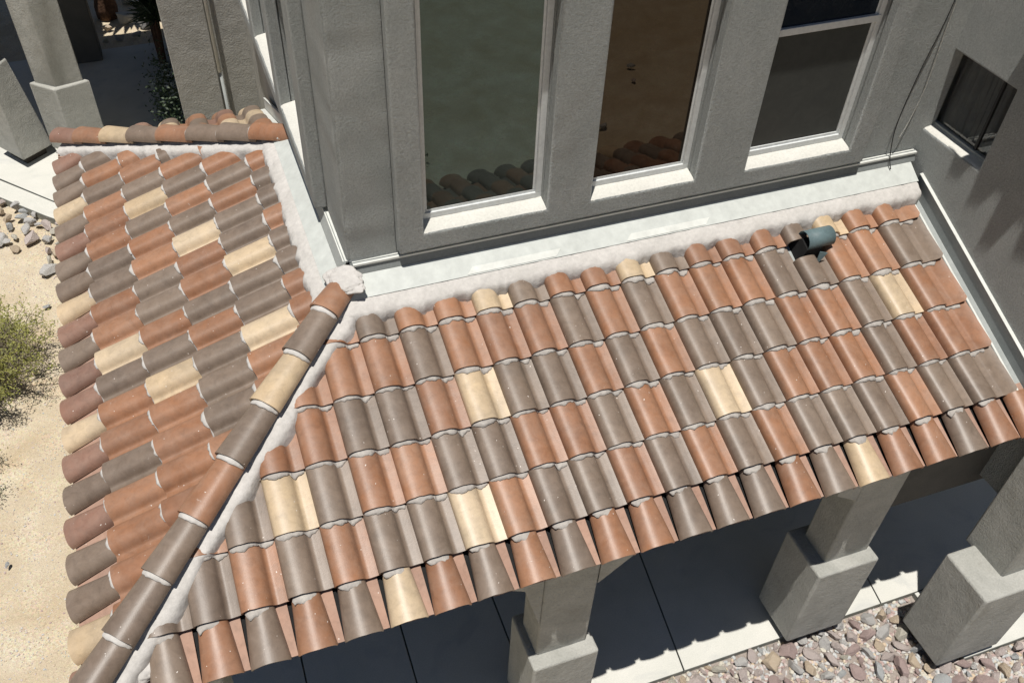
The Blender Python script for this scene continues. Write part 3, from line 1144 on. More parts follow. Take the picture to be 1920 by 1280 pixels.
def hip_mortar(kind, side_sign, sl, x0, x1, prof, wob):
    """bed of mortar beside the hip caps lying over the cut tiles"""
    org, d, side, up = hip_frame(kind)
    unit = math.sqrt(2 + TP * TP)
    sn = side * side_sign
    sn = sn.normalized()
    nl = int((x1 - x0) * unit / 0.018)
    V, F = [], []
    nq = len(prof)
    for i in range(nl + 1):
        x = x0 + (x1 - x0) * i / nl
        c = org + d * (x * unit)
        e = wob * (noise.noise(Vector((x * 3.3, side_sign * 5, 1 + org.y))) + 0.6 * noise.noise(Vector((x * 9, side_sign, 7))) + 0.35 * noise.noise(Vector((x * 30, side_sign, 3))))
        for k, (q, h) in enumerate(prof):
            t = k / (nq - 1)
            qq = q + e * t
            pt = c + sn * qq
            # height above the slope's reference plane
            w = sl.w
            hh = h + 0.010 * noise.noise(Vector((pt.x * 11, pt.y * 11, 2))) + 0.004 * noise.noise(Vector((pt.x * 40, pt.y * 40, 5)))
            dist = (pt - sl.O).dot(w)
            V.append(pt + w * (hh - dist))
    for i in range(nl):
        for k in range(nq - 1):
            a = i * nq + k
            q = (a, a + nq, a + nq + 1, a + 1)
            F.append(q)
    o = link_mesh('hip_mortar', V, F, M['mortar'], HOUSE, True)
    bm = bmesh.new()
    bm.from_mesh(o.data)
    bmesh.ops.recalc_face_normals(bm, faces=bm.faces)
    if sum(f_.normal.z for f_ in bm.faces) < 0:
        bmesh.ops.reverse_faces(bm, faces=bm.faces)
    bm.to_mesh(o.data)
    bm.free()
    return o


mp = [(0.0, 0.070), (0.05, 0.070), (0.09, 0.067), (0.125, 0.065), (0.150, 0.060), (0.168, 0.045), (0.184, 0.015), (0.198, -0.02), (0.212, -0.055)]
mpn = [(0.0, 0.07), (0.06, 0.07), (0.10, 0.066), (0.12, 0.053), (0.133, 0.03), (0.146, -0.01), (0.16, -0.055)]
hip_mortar('front', 1, FRONT, 0.10, 2.05, mp, 0.035)
hip_mortar('front', -1, LEFT, 0.10, 2.05, mpn, 0.02)
hip_mortar('back', 1, LEFT, 0.12, 2.06, mp, 0.03)
hip_mortar('back', -1, BACK, 0.12, 2.06, mpn, 0.02)


def blob(name, c, rx, ry, rz, nrm, mat, parent, seed=0, sub=4, rough=0.35):
    bm = bmesh.new()
    bmesh.ops.create_icosphere(bm, subdivisions=sub, radius=1.0)
    q = nrm.to_track_quat('Z', 'Y').to_matrix()
    for v_ in bm.verts:
        p = v_.co.copy()
        k = 1 + rough * noise.noise(p * 1.3 + Vector((seed, 0, 0))) + 0.3 * rough * noise.noise(p * 4 + Vector((seed, 2, 0))) + 0.14 * rough * noise.noise(p * 9) + 0.06 * rough * noise.noise(p * 23)
        p = Vector((p.x * rx * k, p.y * ry * k, p.z * rz * k))
        v_.co = q @ p + Vector(c)
    me = bpy.data.meshes.new(name)
    bm.to_mesh(me)
    bm.free()
    me.materials.append(mat)
    me.polygons.foreach_set('use_smooth', [True] * len(me.polygons))
    o = bpy.data.objects.new(name, me)
    COL.objects.link(o)
    attach(o, parent)
    return o


blob('mortar_lump', (2.135, 2.115, 1.005), 0.15, 0.10, 0.045, Vector((-0.3, -0.3, 1)), M['mortar'], HOUSE, 2, 5, 0.32)
blob('mortar_lump', (2.10, 4.24, 0.93), 0.07, 0.10, 0.07, Vector((-0.6, 0.1, 1)), M['mortar'], HOUSE, 5)
blob('mortar_lump', (0.37, 0.17, 0.035), 0.13, 0.10, 0.045, Vector((0.1, -0.5, 1)), M['mortar'], HOUSE, 9, rough=0.6)
blob('mortar_lump', (6.84, 2.10, 0.90), 0.15, 0.06, 0.03, Vector((0.0, -0.4, 1)), M['mortar'], HOUSE, 12)
blob('mortar_lump', (0.20, 6.02, 0.02), 0.10, 0.12, 0.05, Vector((-0.5, -0.4, 1)), M['mortar'], HOUSE, 15, rough=0.6)
for i in range(4):   # comb of edge strips showing at the open hip end
    box('batten', 0.01, 0.10, K_BACK - 0.22 - 0.048 * i, K_BACK - 0.202 - 0.048 * i, -0.06, 0.045, M['pan'], HOUSE)


def top_mortar(sl, a0, a1, s_top, hf, par, seed, skew=0.0, amp=1.0):
    prof = [(0.006, 0.074), (-0.03, 0.078), (-0.07, 0.076), (-0.105, 0.070), (-0.125, 0.060), (-0.142, 0.038), (-0.158, -0.002), (-0.178, -0.055)]
    n = int((a1 - a0) / 0.014)
    V, F = [], []
    m = len(prof)
    for i in range(n + 1):
        a = a0 + (a1 - a0) * i / n
        e = amp * (0.036 * noise.noise(Vector((a * 4.1, seed, 0))) + 0.030 * noise.noise(Vector((a * 13, seed, 5))) + 0.014 * noise.noise(Vector((a * 45, seed, 9))))
        for k, (ds, h) in enumerate(prof):
            t = k / (m - 1)
            hh = h + (0.010 * noise.noise(Vector((a * 9, ds * 25, seed))) + 0.007 * noise.noise(Vector((a * 30, ds * 60, seed)))) * (1 if k else 0)
            V.append(sl.P(a, s_top + skew * i / n + ds + e * t, hh))
    for i in range(n):
        for k in range(m - 1):
            a = i * m + k
            F.append((a, a + 1, a + m + 1, a + m))
    o = link_mesh('ridge_mortar', V, F, M['mortar'], par, True)
    bm = bmesh.new()
    bm.from_mesh(o.data)
    bmesh.ops.recalc_face_normals(bm, faces=bm.faces)
    if sum(f_.normal.z for f_ in bm.faces) < 0:
        bmesh.ops.reverse_faces(bm, faces=bm.faces)
    bm.to_mesh(o.data)
    bm.free()


top_mortar(FRONT, 2.0, 6.96, 2.20, None, FD, 3.3)
top_mortar(LEFT, -4.42, -1.95, 2.20, None, LD, 8.1)

# ---- flashings
def strip(name, quads, mat, parent, th=0.004):
    V, F = [], []
    for q in quads:
        q = [Vector(p) for p in q]
        n = (q[1] - q[0]).cross(q[3] - q[0]).normalized()
        k = len(V)
        V += q + [p - n * th for p in q]
        F += [tuple(i + k for i in f) for f in ((0, 1, 2, 3), (7, 6, 5, 4), (0, 4, 5, 1), (1, 5, 6, 2), (2, 6, 7, 3), (3, 7, 4, 0))]
    return link_mesh(name, V, F, mat, parent)


st = 2.195 / CP
fl_s = 2.195
strip('flashing', [(FRONT.P(1.98, fl_s, 0.082), FRONT.P(WING - 0.06, fl_s, 0.082), FRONT.P(WING - 0.06, st, 0.108), FRONT.P(2.19, st, 0.108)),
                   ], M['flash'], HOUSE)
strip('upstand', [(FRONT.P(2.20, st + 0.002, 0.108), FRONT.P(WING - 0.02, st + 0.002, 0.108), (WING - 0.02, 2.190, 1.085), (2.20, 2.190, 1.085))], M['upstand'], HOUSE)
stl = 2.165 / CP
strip('flashing', [(LEFT.P(-4.45, fl_s, 0.082), LEFT.P(-1.98, fl_s, 0.082), LEFT.P(-2.16, stl, 0.108), LEFT.P(-4.25, stl, 0.108)),
                   ], M['flash'], HOUSE)
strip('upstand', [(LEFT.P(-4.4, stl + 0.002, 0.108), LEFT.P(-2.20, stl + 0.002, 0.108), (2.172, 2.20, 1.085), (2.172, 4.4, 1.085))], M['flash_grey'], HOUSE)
for a, b_ in ((3.02, 3.72), (4.30, 4.98)):
    strip('flashing_lap', [(FRONT.P(a, fl_s + 0.008, 0.0872), FRONT.P(b_, fl_s + 0.008, 0.0872), FRONT.P(b_ + 0.05, fl_s + 0.060, 0.0965), FRONT.P(a + 0.05, fl_s + 0.060, 0.0965))], M['flash_new'], HOUSE, 0.003)
box('weep_screed', B_X + 0.02, WING - 0.02, 2.165, 2.215, 1.062, 1.078, M['flash_new'], HOUSE)
box('weep_screed', 2.160, 2.195, 2.23, 7.0, 1.062, 1.078, M['flash_new'], HOUSE)
# rake channel between the last tiles and the wing wall
strip('rake_flashing', [(FRONT.P(RAKE_X - 0.13, 0.0, DECK + 0.004), FRONT.P(WING - 0.022, 0.0, DECK + 0.004), FRONT.P(WING - 0.022, 2.2, DECK + 0.004), FRONT.P(RAKE_X - 0.13, 2.2, DECK + 0.004)),
                        (FRONT.P(WING - 0.020, 0.0, DECK), FRONT.P(WING - 0.020, 0.0, 0.10), FRONT.P(WING - 0.020, 2.25, 0.10), FRONT.P(WING - 0.020, 2.25, DECK))], M['flash_grey'], HOUSE)
strip('rake_flashing', [(FRONT.P(WING - 0.030, 0.0, 0.102), FRONT.P(WING + 0.004, 0.0, 0.104), FRONT.P(WING + 0.004, 2.25, 0.104), FRONT.P(WING - 0.030, 2.25, 0.102)),
                        (FRONT.P(RAKE_X - 0.004, 0.0, -0.030), FRONT.P(RAKE_X + 0.012, 0.0, -0.028), FRONT.P(RAKE_X + 0.012, 2.15, -0.028), FRONT.P(RAKE_X - 0.004, 2.15, -0.030))], M['flash_new'], HOUSE)
# descending flashing beside the far slope
strip('rake_flashing', [(BACK.P(-2.16, -0.02, 0.045), BACK.P(-2.06, -0.02, 0.045), BACK.P(-2.06, 2.05, 0.045), BACK.P(-2.16, 2.05, 0.045)),
                        (BACK.P(-2.185, -0.02, 0.16), BACK.P(-2.165, -0.02, 0.16), BACK.P(-2.165, 2.05, 0.16), BACK.P(-2.185, 2.05, 0.16)),
                        (BACK.P(-2.168, -0.02, 0.155), BACK.P(-2.164, -0.02, 0.05), BACK.P(-2.164, 2.05, 0.05), BACK.P(-2.168, 2.05, 0.155))], M['flash_new'], HOUSE)

# ---- roof vent in the gap of the second course
def roof_vent():
    u0 = X0 + W_ * 12
    s1 = S5 + EXP * 3
    root = link_mesh('vent', [FRONT.P(u0 + 0.01, s1 + 0.20, DECK + 0.006), FRONT.P(u0 + 0.285, s1 + 0.20, DECK + 0.006), FRONT.P(u0 + 0.285, s1 + 0.50, DECK + 0.008), FRONT.P(u0 + 0.01, s1 + 0.50, DECK + 0.008)],
                     [(0, 1, 2, 3)], M['flash_grey'], FD)
    root['label'] = 'blue grey hooded vent standing in a gap between tiles'
    # hood : half pipe whose axis runs along X
    c = FRONT.P(u0 + 0.215, s1 + 0.375, 0.085)
    up = Vector((0, -0.12, 1)).normalized()
    fw = Vector((0, -1, -0.12)).normalized()
    r, Lh, n = 0.080, 0.120, 20
    V, F = [], []
    for rr in (r, r - 0.004):
        for x in (-Lh, Lh):
            for i in range(n + 1):
                a = math.radians(-18 + 216 * i / n)
                V.append(c + Vector((x, 0, 0)) + fw * (math.cos(a) * rr) + up * (math.sin(a) * rr))
    m = n + 1
    for i in range(n):
        F.append((i, i + 1, m + i + 1, m + i))
        F.append((2 * m + i, 3 * m + i, 3 * m + i + 1, 2 * m + i + 1))
        F.append((i, 2 * m + i, 2 * m + i + 1, i + 1))
        F.append((m + i, m + i + 1, 3 * m + i + 1, 3 * m + i))
    F += [(0, m, 3 * m, 2 * m), (n, 2 * m + n, 3 * m + n, m + n)]
    link_mesh('hood', V, F, M['vent'], root, True, None, )
    # square neck under the hood and two side braces
    V = []
    for (du, dv, w) in ((-0.11, -0.09, DECK), (0.11, -0.09, DECK), (0.11, 0.10, DECK), (-0.11, 0.10, DECK), (-0.07, -0.05, 0.085), (0.07, -0.05, 0.085), (0.07, 0.06, 0.085), (-0.07, 0.06, 0.085)):
        V.append(FRONT.P(u0 + 0.16 + du, s1 + 0.34 + dv, w))
    link_mesh('neck', V, [(0, 1, 5, 4), (1, 2, 6, 5), (2, 3, 7, 6), (3, 0, 4, 7), (4, 5, 6, 7)], M['black'], root)
    a = FRONT.P(u0 + 0.185, s1 + 0.20, DECK + 0.01)
    b1 = FRONT.P(u0 + 0.265, s1 + 0.24, 0.06)
    b2 = FRONT.P(u0 + 0.225, s1 + 0.22, DECK + 0.01)
    a2 = FRONT.P(u0 + 0.20, s1 + 0.26, 0.07)
    th = FRONT.v * 0.004
    link_mesh('brace', [a, b2, b1, a2, a + th, b2 + th, b1 + th, a2 + th], [(0, 1, 2, 3), (7, 6, 5, 4), (0, 4, 5, 1), (1, 5, 6, 2), (2, 6, 7, 3), (3, 7, 4, 0)], M['vent'], root)


roof_vent()

# ------------------------------------------------------------------ wires on the wall
def tube(name, pts, r, mat, parent=None, n=6, closed=False):
    pts = [Vector(p) for p in pts]
    V, F = [], []
    for i, p in enumerate(pts):
        d = (pts[min(i + 1, len(pts) - 1)] - pts[max(i - 1, 0)]).normalized()
        a = d.orthogonal().normalized()
        b_ = d.cross(a)
        rr = r[i] if isinstance(r, (list, tuple)) else r
        for k in range(n):
            t = 2 * math.pi * k / n
            V.append(p + a * (math.cos(t) * rr) + b_ * (math.sin(t) * rr))
    for i in range(len(pts) - 1):
        for k in range(n):
            F.append((i * n + k, i * n + (k + 1) % n, (i + 1) * n + (k + 1) % n, (i + 1) * n + k))
    F += [tuple(reversed(range(n))), tuple(range((len(pts) - 1) * n, len(pts) * n))]
    return link_mesh(name, V, F, mat, parent, True)


def interp(pts, n=8):
    out = []
    pts = [Vector(p) for p in pts]
    for i in range(len(pts) - 1):
        p0, p1, p2, p3 = pts[max(0, i - 1)], pts[i], pts[i + 1], pts[min(len(pts) - 1, i + 2)]
        for k in range(n):
            t = k / n
            out.append(0.5 * ((2 * p1) + (-p0 + p2) * t + (2 * p0 - 5 * p1 + 4 * p2 - p3) * t * t + (-p0 + 3 * p1 - 3 * p2 + p3) * t ** 3))
    out.append(pts[-1])
    return out


wire = tube('wire', interp([(6.84, 2.205, 3.3), (6.825, 2.20, 2.36), (6.745, 2.195, 1.79), (6.72, 2.195, 1.36), (6.745, 2.17, 1.10), (6.755, 2.12, 0.99)]), 0.0045, M['rubber'])
tag(wire, 'thin black wire hanging down the wall to the end of the white flashing', 'wire')
wire2 = tube('wire', interp([(6.86, 2.205, 3.3), (6.845, 2.20, 2.3), (6.865, 2.195, 1.73), (6.84, 2.195, 1.42), (6.785, 2.185, 1.24)]), 0.004, M['stucco_smooth'])
tag(wire2, 'grey painted wire curving beside the black wire in the wall corner', 'wire')

# ------------------------------------------------------------------ entry portico, top left
PORT = thing('entry_portico', 'shaded stucco entry portico with stepped columns behind the far hip', 'portico', (-0.5, 11.5, -2.6))


def inset(poly, t):
    c = Vector((sum(p[0] for p in poly) / len(poly), sum(p[1] for p in poly) / len(poly)))
    out = []
    for p in poly:
        d = Vector(p) - c
        out.append(tuple(c + d * (1 - t / d.length)))
    return out


def port_column(poly, zb, zt, cap=-1.42, ins=0.085, top=None):
    sh = prism('column', inset(top or poly, ins), cap - 0.04, zt, M['stucco_smooth'], PORT, 0.02)
    prism('base', poly, zb, cap, M['stucco_smooth'], sh, 0.022, top)
    prism('foot', inset(poly, 0.14), -2.62, zb - 0.0, M['timber'], sh)
    return sh


A = [(-0.747, 10.849), (-0.40, 10.508), (0.097, 10.663), (-0.25, 11.004)]
port_column(A, -2.50, 0.9)
Bp = [(-1.512, 11.053), (-1.149, 10.531), (-0.716, 10.876), (-1.079, 11.398)]
port_column(Bp, -2.46, 0.9, -1.1, 0.085, [(-1.45, 11.1), (-1.20, 10.62), (-0.945, 11.02), (-1.20, 11.42)])
box('column', -0.45, 0.13, 13.75, 14.15, -2.6, 0.9, M['dark_stucco'], PORT, 0.02)  # dark tone puts the portico shade into this column's colour
prism('portico_roof', [(1.28, 10.25), (1.28, 14.45), (-0.22, 14.45), (-0.22, 19), (-4.6, 19), (-4.6, 11.9), (-1.25, 10.95), (-0.40, 10.68)], 0.9, 1.1, M['timber'], PORT)
box('side_wing_wall', 1.30, 1.80, 7.80, 14.4, -2.6, 3.7, M['stucco_smooth'], HOUSE, 0.015)
box('side_wing_wall', 1.80, 2.36, 7.86, 8.02, -2.6, 3.7, M['stucco_smooth'], HOUSE)
tube('corner_strip', [(1.825, 7.77, 3.6), (1.825, 7.77, -0.15)], 0.022, M['flash_new'], HOUSE, 8)  # bright upper length of the thin strip in the wall corner
tube('corner_strip', [(1.830, 7.775, -0.151), (1.830, 7.775, -2.5)], 0.018, M['flash_grey'], HOUSE, 8)  # thinner, greyer lower length of the same strip

# ------------------------------------------------------------------ stones
def stone_mesh(seed, sub=3):
    r = random.Random(seed)
    bm = bmesh.new()
    bmesh.ops.create_icosphere(bm, subdivisions=sub, radius=1.0)
    planes = []
    for _ in range(13):
        n_ = Vector((r.gauss(0, 1), r.gauss(0, 1), r.gauss(0, 1))).normalized()
        planes.append((n_, r.uniform(0.42, 0.72)))
    ax = Vector((1, r.uniform(0.55, 0.9), r.uniform(0.45, 0.75)))
    for v_ in bm.verts:
        p = v_.co.copy()
        for n_, d in planes:
            e = p.dot(n_) - d
            if e > 0:
                p -= n_ * e * 0.98
        p *= 1 + 0.10 * noise.noise(p * 2.2 + Vector((seed, 0, 0))) + 0.04 * noise.noise(p * 7)
        v_.co = Vector((p.x * ax.x, p.y * ax.y, p.z * ax.z))
    me = bpy.data.meshes.new('stone')
    bm.to_mesh(me)
    bm.free()
    me.polygons.foreach_set('use_smooth', [True] * len(me.polygons))
    me.set_sharp_from_angle(angle=math.radians(18))
    return me


SM = {}
for i in range(10):
    base = stone_mesh(i * 7 + 1)
    for j, mt in enumerate(STONE):
        me = base.copy()
        me.materials.append(mt)
        SM[i, j] = me


def put_stone(x, y, z, size, r, label, group, name='stone', j=None):
    j = j if j is not None else r.choices(range(6), (42, 14, 18, 14, 6, 12))[0]
    o = bpy.data.objects.new(name, SM[r.randrange(10), j])
    COL.objects.link(o)
    o.location = (x, y, z)
    o.rotation_euler = (r.uniform(-.35, .35), r.uniform(-.35, .35), r.uniform(0, 6.28))
    o.scale = (size, size * r.uniform(.8, 1.1), size * r.uniform(.75, 1.0))
    tag(o, label % STONE_NAME[j], 'stone', group)
    return o


def in_cols(x, y):
    return (5.52 < x < 6.0 and y > 0.08) or (6.66 < x < 7.3 and y > -0.57) or (2.95 < x < 3.4 and y > 0.08)


def stone_bed():
    r = random.Random(21)
    placed = []
    small = []
    tries = 0
    while len(placed) < 285 and tries < 60000:
        tries += 1
        x = r.uniform(3.3, 8.3)
        if x < 6.95:
            y = r.uniform(-1.15, 0.10)
        else:
            y = r.uniform(-1.5, -0.63)
        sz = r.choice((0.050, 0.060, 0.070, 0.080))
        if len(placed) < 150:
            sz = r.uniform(0.085, 0.130)
        if y < -0.55 - 0.0 and x < 5.8:
            continue
        if y < -0.9 and x < 6.6:
            continue
        if in_cols(x, y):
            continue
        if y + sz * 0.8 > 0.13 and x < 6.95:
            continue
        if any((x - a) ** 2 + (y - b_) ** 2 < ((sz + c) * 0.66) ** 2 for a, b_, c in placed):
            continue
        placed.append((x, y, sz))
    for (x, y, sz) in placed:
        o = put_stone(x, y, GZ + 0.012 + sz * 0.38, sz, r, '%s', 'stones of the bed beside the patio')
        i = max(0, min(9, int((x - 3.3) / 0.5)))
        zone = ['left of the middle column', 'below the middle column', 'right of the middle column', 'midway between the two front columns', 'just left of the second column', 'under the second column', 'right under the lit patio strip', 'beside the corner column', 'in front of the corner column', 'right of the corner column'][i]
        deep = 'touching the patio' if y > -0.12 else ('near the patio' if y > -0.35 else ('well out from the patio' if y > -0.6 else 'at the outer edge'))
        big = 'large' if sz > 0.09 else ('medium' if sz > 0.062 else 'small')
        o['label'] = '%s %s angular stone %s, %s' % (big, o['label'], deep, zone)
    # fines between them : one mass
    V, F = [], []
    ico = []
    bm = bmesh.new()
    bmesh.ops.create_icosphere(bm, subdivisions=1, radius=1.0)
    iv = [v_.co.copy() for v_ in bm.verts]
    fi = [tuple(v_.index for v_ in f_.verts) for f_ in bm.faces]
    bm.free()
    for _ in range(6500):
        x = r.uniform(3.2, 8.4)
        y = r.uniform(-1.3, 0.11) if x < 6.95 else r.uniform(-1.6, -0.63)
        s_ = r.uniform(0.014, 0.034)
        q = Matrix.Rotation(r.uniform(0, 6.3), 3, 'Z') @ Matrix.Rotation(r.uniform(-1, 1), 3, 'X')
        k = len(V)
        sc = Vector((1, r.uniform(.5, 1), r.uniform(.4, .9)))
        for c in iv:
            d = 1 + 0.35 * noise.noise(c * 2 + Vector((x * 9, y * 9, 0)))
            V.append(Vector((x, y, GZ + 0.018)) + q @ Vector((c.x * sc.x, c.y * sc.y, c.z * sc.z)) * s_ * d)
        F += [tuple(a + k for a in f_) for f_ in fi]
    o = link_mesh('gravel', V, F, STONE[0])
    for mt in STONE[1:]:
        o.data.materials.append(mt)
    nf = len(fi)
    mi = []
    for _ in range(6500):
        mi += [r.randrange(6)] * nf
    o.data.polygons.foreach_set('material_index', mi)
    o['kind'] = 'stuff'
    o['label'] = 'small mixed gravel between the stones'
    o['category'] = 'gravel'


bedm = mat_rough('packed_fines', (0.30, 0.255, 0.225), (0.42, 0.37, 0.33), 12, 90, (1.0, 0.02), (1.0, 0.01), 0.95, 0.1)
o = link_mesh('gravel_bed', [(2.6, -3.2, GZ + 0.012), (11.5, -3.2, GZ + 0.012), (11.5, 0.12, GZ + 0.012), (2.6, 0.12, GZ + 0.012)], [(0, 1, 2, 3)], bedm)
o['kind'] = 'structure'
stone_bed()


def left_ground():
    r = random.Random(5)
    placed = []
    tries = 0
    # heap of stones below the entry walk edge
    while len(placed) < 90 and tries < 9000:
        tries += 1
        t = r.random()
        x = -2.6 + 2.9 * t + r.uniform(-.1, .1)
        y = 10.45 - 1.05 * (x + 1.53) * 1.0 - abs(r.gauss(0, 0.42)) - 0.50
        sz = r.uniform(0.07, 0.17)
        if any((x - a) ** 2 + (y - b_) ** 2 < ((sz + c) * 0.72) ** 2 for a, b_, c in placed):
            continue
        placed.append((x, y, sz))
    for (x, y, sz) in placed:
        put_stone(x, y, GZ + sz * 0.3, sz, r, j=r.choice((0, 0, 2, 2, 2, 5, 3, 4)), group='rubble stones beside the entry walk', label=('large ' if sz > 0.13 else ('medium ' if sz > 0.1 else 'small ')) + '%s rubble stone ' + ('against the entry walk edge' if (y + 1.05 * (x + 1.53)) > 9.65 else 'out on the sand') + (' by the eave' if x > -0.9 else (' at far left' if x < -1.3 else '')))
    o = put_stone(-1.50, 8.85, GZ + 0.03, 0.17, r, '%s flat boulder on the sand at the left end of the rubble', None, j=2)
    o['label'] = 'flat pale grey boulder on the sand at the left end of the rubble'
    o = put_stone(-0.925, 7.22, GZ + 0.02, 0.066, r, '%s', None, j=4)
    o['label'] = 'lone jagged grey stone on the sand right of the olive shrub'
    o = put_stone(-1.345, 3.31, GZ + 0.01, 0.045, r, '%s', None, j=4)
    o['label'] = 'small flat stone on the sand below the shrub shadow'
    # pebbles
    V, F = [], []
    bm = bmesh.new()
    bmesh.ops.create_icosphere(bm, subdivisions=1, radius=1.0)
    iv = [v_.co.copy() for v_ in bm.verts]
    fi = [tuple(v_.index for v_ in f_.verts) for f_ in bm.faces]
    bm.free()
    mi = []
    cnt = 0
    while cnt < 9000:
        x = r.uniform(-2.4, -0.1)
        y = r.uniform(1.2, 10.4)
        if noise.noise(Vector((x * 1.2, y * 0.8, 4))) + 0.25 < r.uniform(-.5, .6) and r.random() > 0.2:
            continue
        s_ = r.choice((0.0035, 0.005, 0.006, 0.0075, 0.011 if r.random() > .7 else 0.005))
        cnt += 1
        q = Matrix.Rotation(r.uniform(0, 6.3), 3, 'Z')
        k = len(V)
        gz = GZ - 0.03 + 0.05 * noise.noise(Vector((x * 0.35, y * 0.35, 3))) + 0.02 * noise.noise(Vector((x * 1.3, y * 1.3, 8)))
        for c in iv:
            V.append(Vector((x, y, gz + s_ * .3)) + q @ Vector((c.x * s_ * 1.3, c.y * s_, c.z * s_ * .7)))
        F += [tuple(a + k for a in f_) for f_ in fi]
        mi += [r.choice((0, 0, 1, 2, 3, 4, 5, 5))] * len(fi)
    o = link_mesh('pebbles', V, F, STONE[0])
    for mt in STONE[1:]:
        o.data.materials.append(mt)
    o.data.polygons.foreach_set('material_index', mi)
    o['kind'] = 'stuff'
    o['label'] = 'fine pebbles scattered over the sand'
    o['category'] = 'pebbles'


left_ground()


# ------------------------------------------------------------------ plants
def shrub(loc, spread, height, nstem, leaves, mat, label, seed, lsize=0.011, name='shrub', cat='shrub'):
    r = random.Random(seed)
    root = thing(name, label, cat, loc)
    stems, lv, lf = [], [], []
    L = Vector(loc)

    def leafcl(p, k, rad):
        for _ in range(k):
            c = p + Vector((r.gauss(0, rad), r.gauss(0, rad), r.gauss(0, rad * .7)))
            a = Vector((r.gauss(0, 1), r.gauss(0, 1), r.gauss(0, .6))).normalized()
            b_ = a.orthogonal().normalized()
            s_ = lsize * r.uniform(.6, 1.4)
            i = len(lv)
            lv.extend([c - a * s_ * 1.5, c + b_ * s_ * .6, c + a * s_ * 1.5, c - b_ * s_ * .6])
            lf.append((i, i + 1, i + 2, i + 3))
    tips = []
    for i in range(nstem):
        a = r.uniform(0, 6.283)
        rad = spread * math.sqrt(r.uniform(.05, 1))
        h = height * r.uniform(.45, 1.0) * (1 - 0.35 * (rad / spread) ** 2)
        tip = L + Vector((math.cos(a) * rad, math.sin(a) * rad, h))
        mid = L + (tip - L) * 0.5 + Vector((r.gauss(0, .05), r.gauss(0, .05), -0.03))
        pts = interp([L + Vector((r.gauss(0, .03), r.gauss(0, .03), 0)), mid, tip], 5)
        stems.append((pts, 0.008))
        for q in pts[4:]:
            for _ in range(3):
                e = q + Vector((r.gauss(0, .09), r.gauss(0, .09), abs(r.gauss(0, .06))))
                stems.append(([q, (q + e) / 2 + Vector((0, 0, .01)), e], 0.003))
                tips.append(e)
    parts = []
    for pts, rr in stems:
        n = 4
        V, F = [], []
        for i, p in enumerate(pts):
            for k in range(n):
                t = 2 * math.pi * k / n
                w = rr * (1 - 0.6 * i / len(pts))
                V.append(Vector(p) + Vector((math.cos(t) * w, math.sin(t) * w, 0)))
        for i in range(len(pts) - 1):
            for k in range(n):
                F.append((i * n + k, i * n + (k + 1) % n, (i + 1) * n + (k + 1) % n, (i + 1) * n + k))
        parts.append((V, F))
    v, f = merge(parts)
    link_mesh('stems', v, f, M['twig'], root)
    per = max(1, leaves // len(tips))
    for t in tips:
        dens = noise.noise(t * 3.5) + 0.45
        if dens > 0:
            leafcl(t, int(per * dens * 2.2) + 1, 0.035)
    link_mesh('foliage', lv, lf, mat, root)
    return root


shrub((-1.72, 6.05, GZ), 0.98, 0.85, 120, 26000, M['leaf'], 'sparse olive green desert shrub on the sand at the left edge', 4, 0.010)
shrub((-1.95, 4.35, GZ), 0.6, 0.5, 40, 9000, M['leaf'], 'low sparse desert twigs on the sand below the olive shrub', 9, 0.009)
# shrubs and boulders out on the open desert (mirrored in the window panes)
rr_ = random.Random(31)
for i, (x, y, s_) in enumerate(((3.6, -5.9, 0.26), (5.0, -8.8, 0.33), (6.9, -11.5, 0.4), (4.3, -4.6, 0.2), (9.2, -9.5, 0.35))):
    shrub((x, y, GZ), s_, s_ * 1.1, 22, 1600, M['leaf_dark'], ['dark bush mirrored low in the green pane', 'dark bush mirrored in the middle of the green pane', 'dark bush mirrored high in the bronze pane', 'small dark bush mirrored at the foot of the green pane', 'dark bush far out on the sand'][i], 40 + i, 0.02)


r9 = random.Random(91)
for i in range(26):
    x, y, s_ = r9.uniform(2.5, 11), r9.uniform(-13, -3.6), r9.uniform(0.06, 0.2)
    if i % 3 == 0:
        o = put_stone(x, y, GZ + s_ * .3, s_, r9, ('large' if s_ > .13 else 'small') + ' %s desert stone on the open sand ' + ('near' if y > -8 else 'far') + ' in front of the house, ' + ('left' if x < 5 else ('middle' if x < 8 else 'right')), 'stones out on the open sand', 'stone', j=r9.choice((1, 4, 1, 0)))


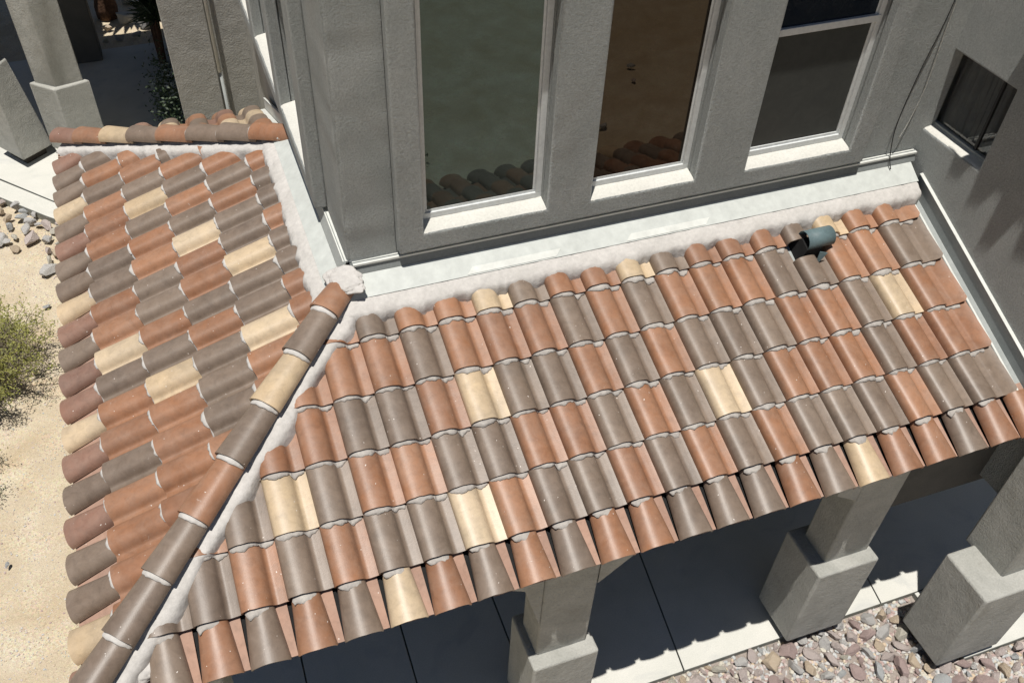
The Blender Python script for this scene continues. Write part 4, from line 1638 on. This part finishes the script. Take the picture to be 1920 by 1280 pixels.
def spiky(loc, label):
    root = thing('spiky_plant', label, 'plant', loc)
    r = random.Random(8)
    V, F = [], []
    L = Vector(loc)
    for hd in range(5):
        c = L + Vector((r.uniform(-.08, .10), r.uniform(-1.2, 0.9), r.uniform(0.6, 1.3)))
        for _ in range(60):
            a = r.uniform(0, 6.28)
            e = r.uniform(-.3, 1.3)
            d = Vector((math.cos(a) * math.cos(e), math.sin(a) * math.cos(e), math.sin(e)))
            l = r.uniform(.28, .5)
            sd = d.orthogonal().normalized() * 0.016
            k = len(V)
            V += [c - sd, c + sd, c + d * l * .6 + sd * .7 - Vector((0, 0, .03)), c + d * l - Vector((0, 0, .1 * l)), c + d * l * .6 - sd * .7 - Vector((0, 0, .03))]
            F.append((k, k + 1, k + 2, k + 3, k + 4))
        tube('stem', [L + Vector(((c.x - L.x) * .3, (c.y - L.y) * .3, 0)), c], 0.04, M['bark'], root)
    link_mesh('leaves', V, F, M['leaf_dark'], root)
    V, F = [], []
    for _ in range(1500):
        c = L + Vector((r.gauss(0.0, .13), r.gauss(-1.7, .45), abs(r.gauss(.35, .3))))
        a = Vector((r.gauss(0, 1), r.gauss(0, 1), r.gauss(0, 1))).normalized()
        b_ = a.orthogonal().normalized()
        k = len(V)
        V += [c - a * .03, c + b_ * .014, c + a * .03, c - b_ * .014]
        F.append((k, k + 1, k + 2, k + 3))
    link_mesh('foliage', V, F, M['leaf_dark'], root)
    V, F = [], []
    for _ in range(26):
        c = L + Vector((r.gauss(0.06, .12), r.gauss(-1.8, .25), r.uniform(.5, .85)))
        for q in range(5):
            a = q * 1.2566
            k = len(V)
            V += [c, c + Vector((math.cos(a) * .035, math.sin(a) * .035, .012)), c + Vector((math.cos(a + .7) * .035, math.sin(a + .7) * .035, .012))]
            F.append((k, k + 1, k + 2))
    link_mesh('flowers', V, F, M['petal'], root)


spiky((1.12, 13.0, -2.6), 'dark spiky leaved plant with small white flowers in the portico shade')


def trunk():
    root = thing('tree', 'shaggy brown palm trunk standing on the sunlit gravel beyond the portico', 'tree', (0.30, 15.75, GZ))
    pts, rad = [], []
    for i in range(16):
        z = GZ + 0.2 * i
        pts.append((0.30 + 0.01 * i, 15.75 + 0.0 * i, z))
        rad.append(0.20 + 0.02 * math.sin(i * 2.1) - 0.003 * i)
    tube('trunk', pts, rad, M['bark'], root, 16)
    r = random.Random(2)
    V, F = [], []
    for _ in range(36):
        a = r.uniform(0, 6.28)
        d = Vector((math.cos(a), math.sin(a), r.uniform(-.2, .7))).normalized()
        c = Vector((0.45, 15.75, GZ + 3.0))
        sd = d.cross(Vector((0, 0, 1))).normalized() * 0.12
        k = len(V)
        V += [c, c + d * .6 + sd, c + d * 1.3 - Vector((0, 0, .5)), c + d * .6 - sd]
        F.append((k, k + 1, k + 2, k + 3))
    link_mesh('crown', V, F, M['leaf_dark'], root)


trunk()
r_ = random.Random(77)
for i, (x, y, s_) in enumerate(((0.62, 15.45, 0.22), (0.98, 15.05, 0.20), (0.28, 15.15, 0.13), (1.35, 15.4, 0.2), (0.75, 14.72, 0.13), (0.45, 14.7, 0.12), (1.1, 14.6, 0.14), (0.2, 14.62, 0.1), (1.0, 15.8, 0.25), (-0.1, 15.5, 0.16), (0.7, 16.3, 0.25), (1.4, 14.9, 0.15))):
    put_stone(x, y, GZ + s_ * 0.35, s_, r_, ('large ' if s_ > 0.19 else ('medium ' if s_ > 0.14 else 'small ')) + '%s rounded boulder ' + ('beyond' if y > 15.7 else ('level with' if y > 15.2 else 'in front of')) + ' the palm trunk, ' + ('to its left' if x < 0.2 else ('close beside it' if x < 0.7 else 'by the spiky plant')), 'boulders around the palm trunk', 'boulder', j=r_.choice((5, 2, 5, 3)))
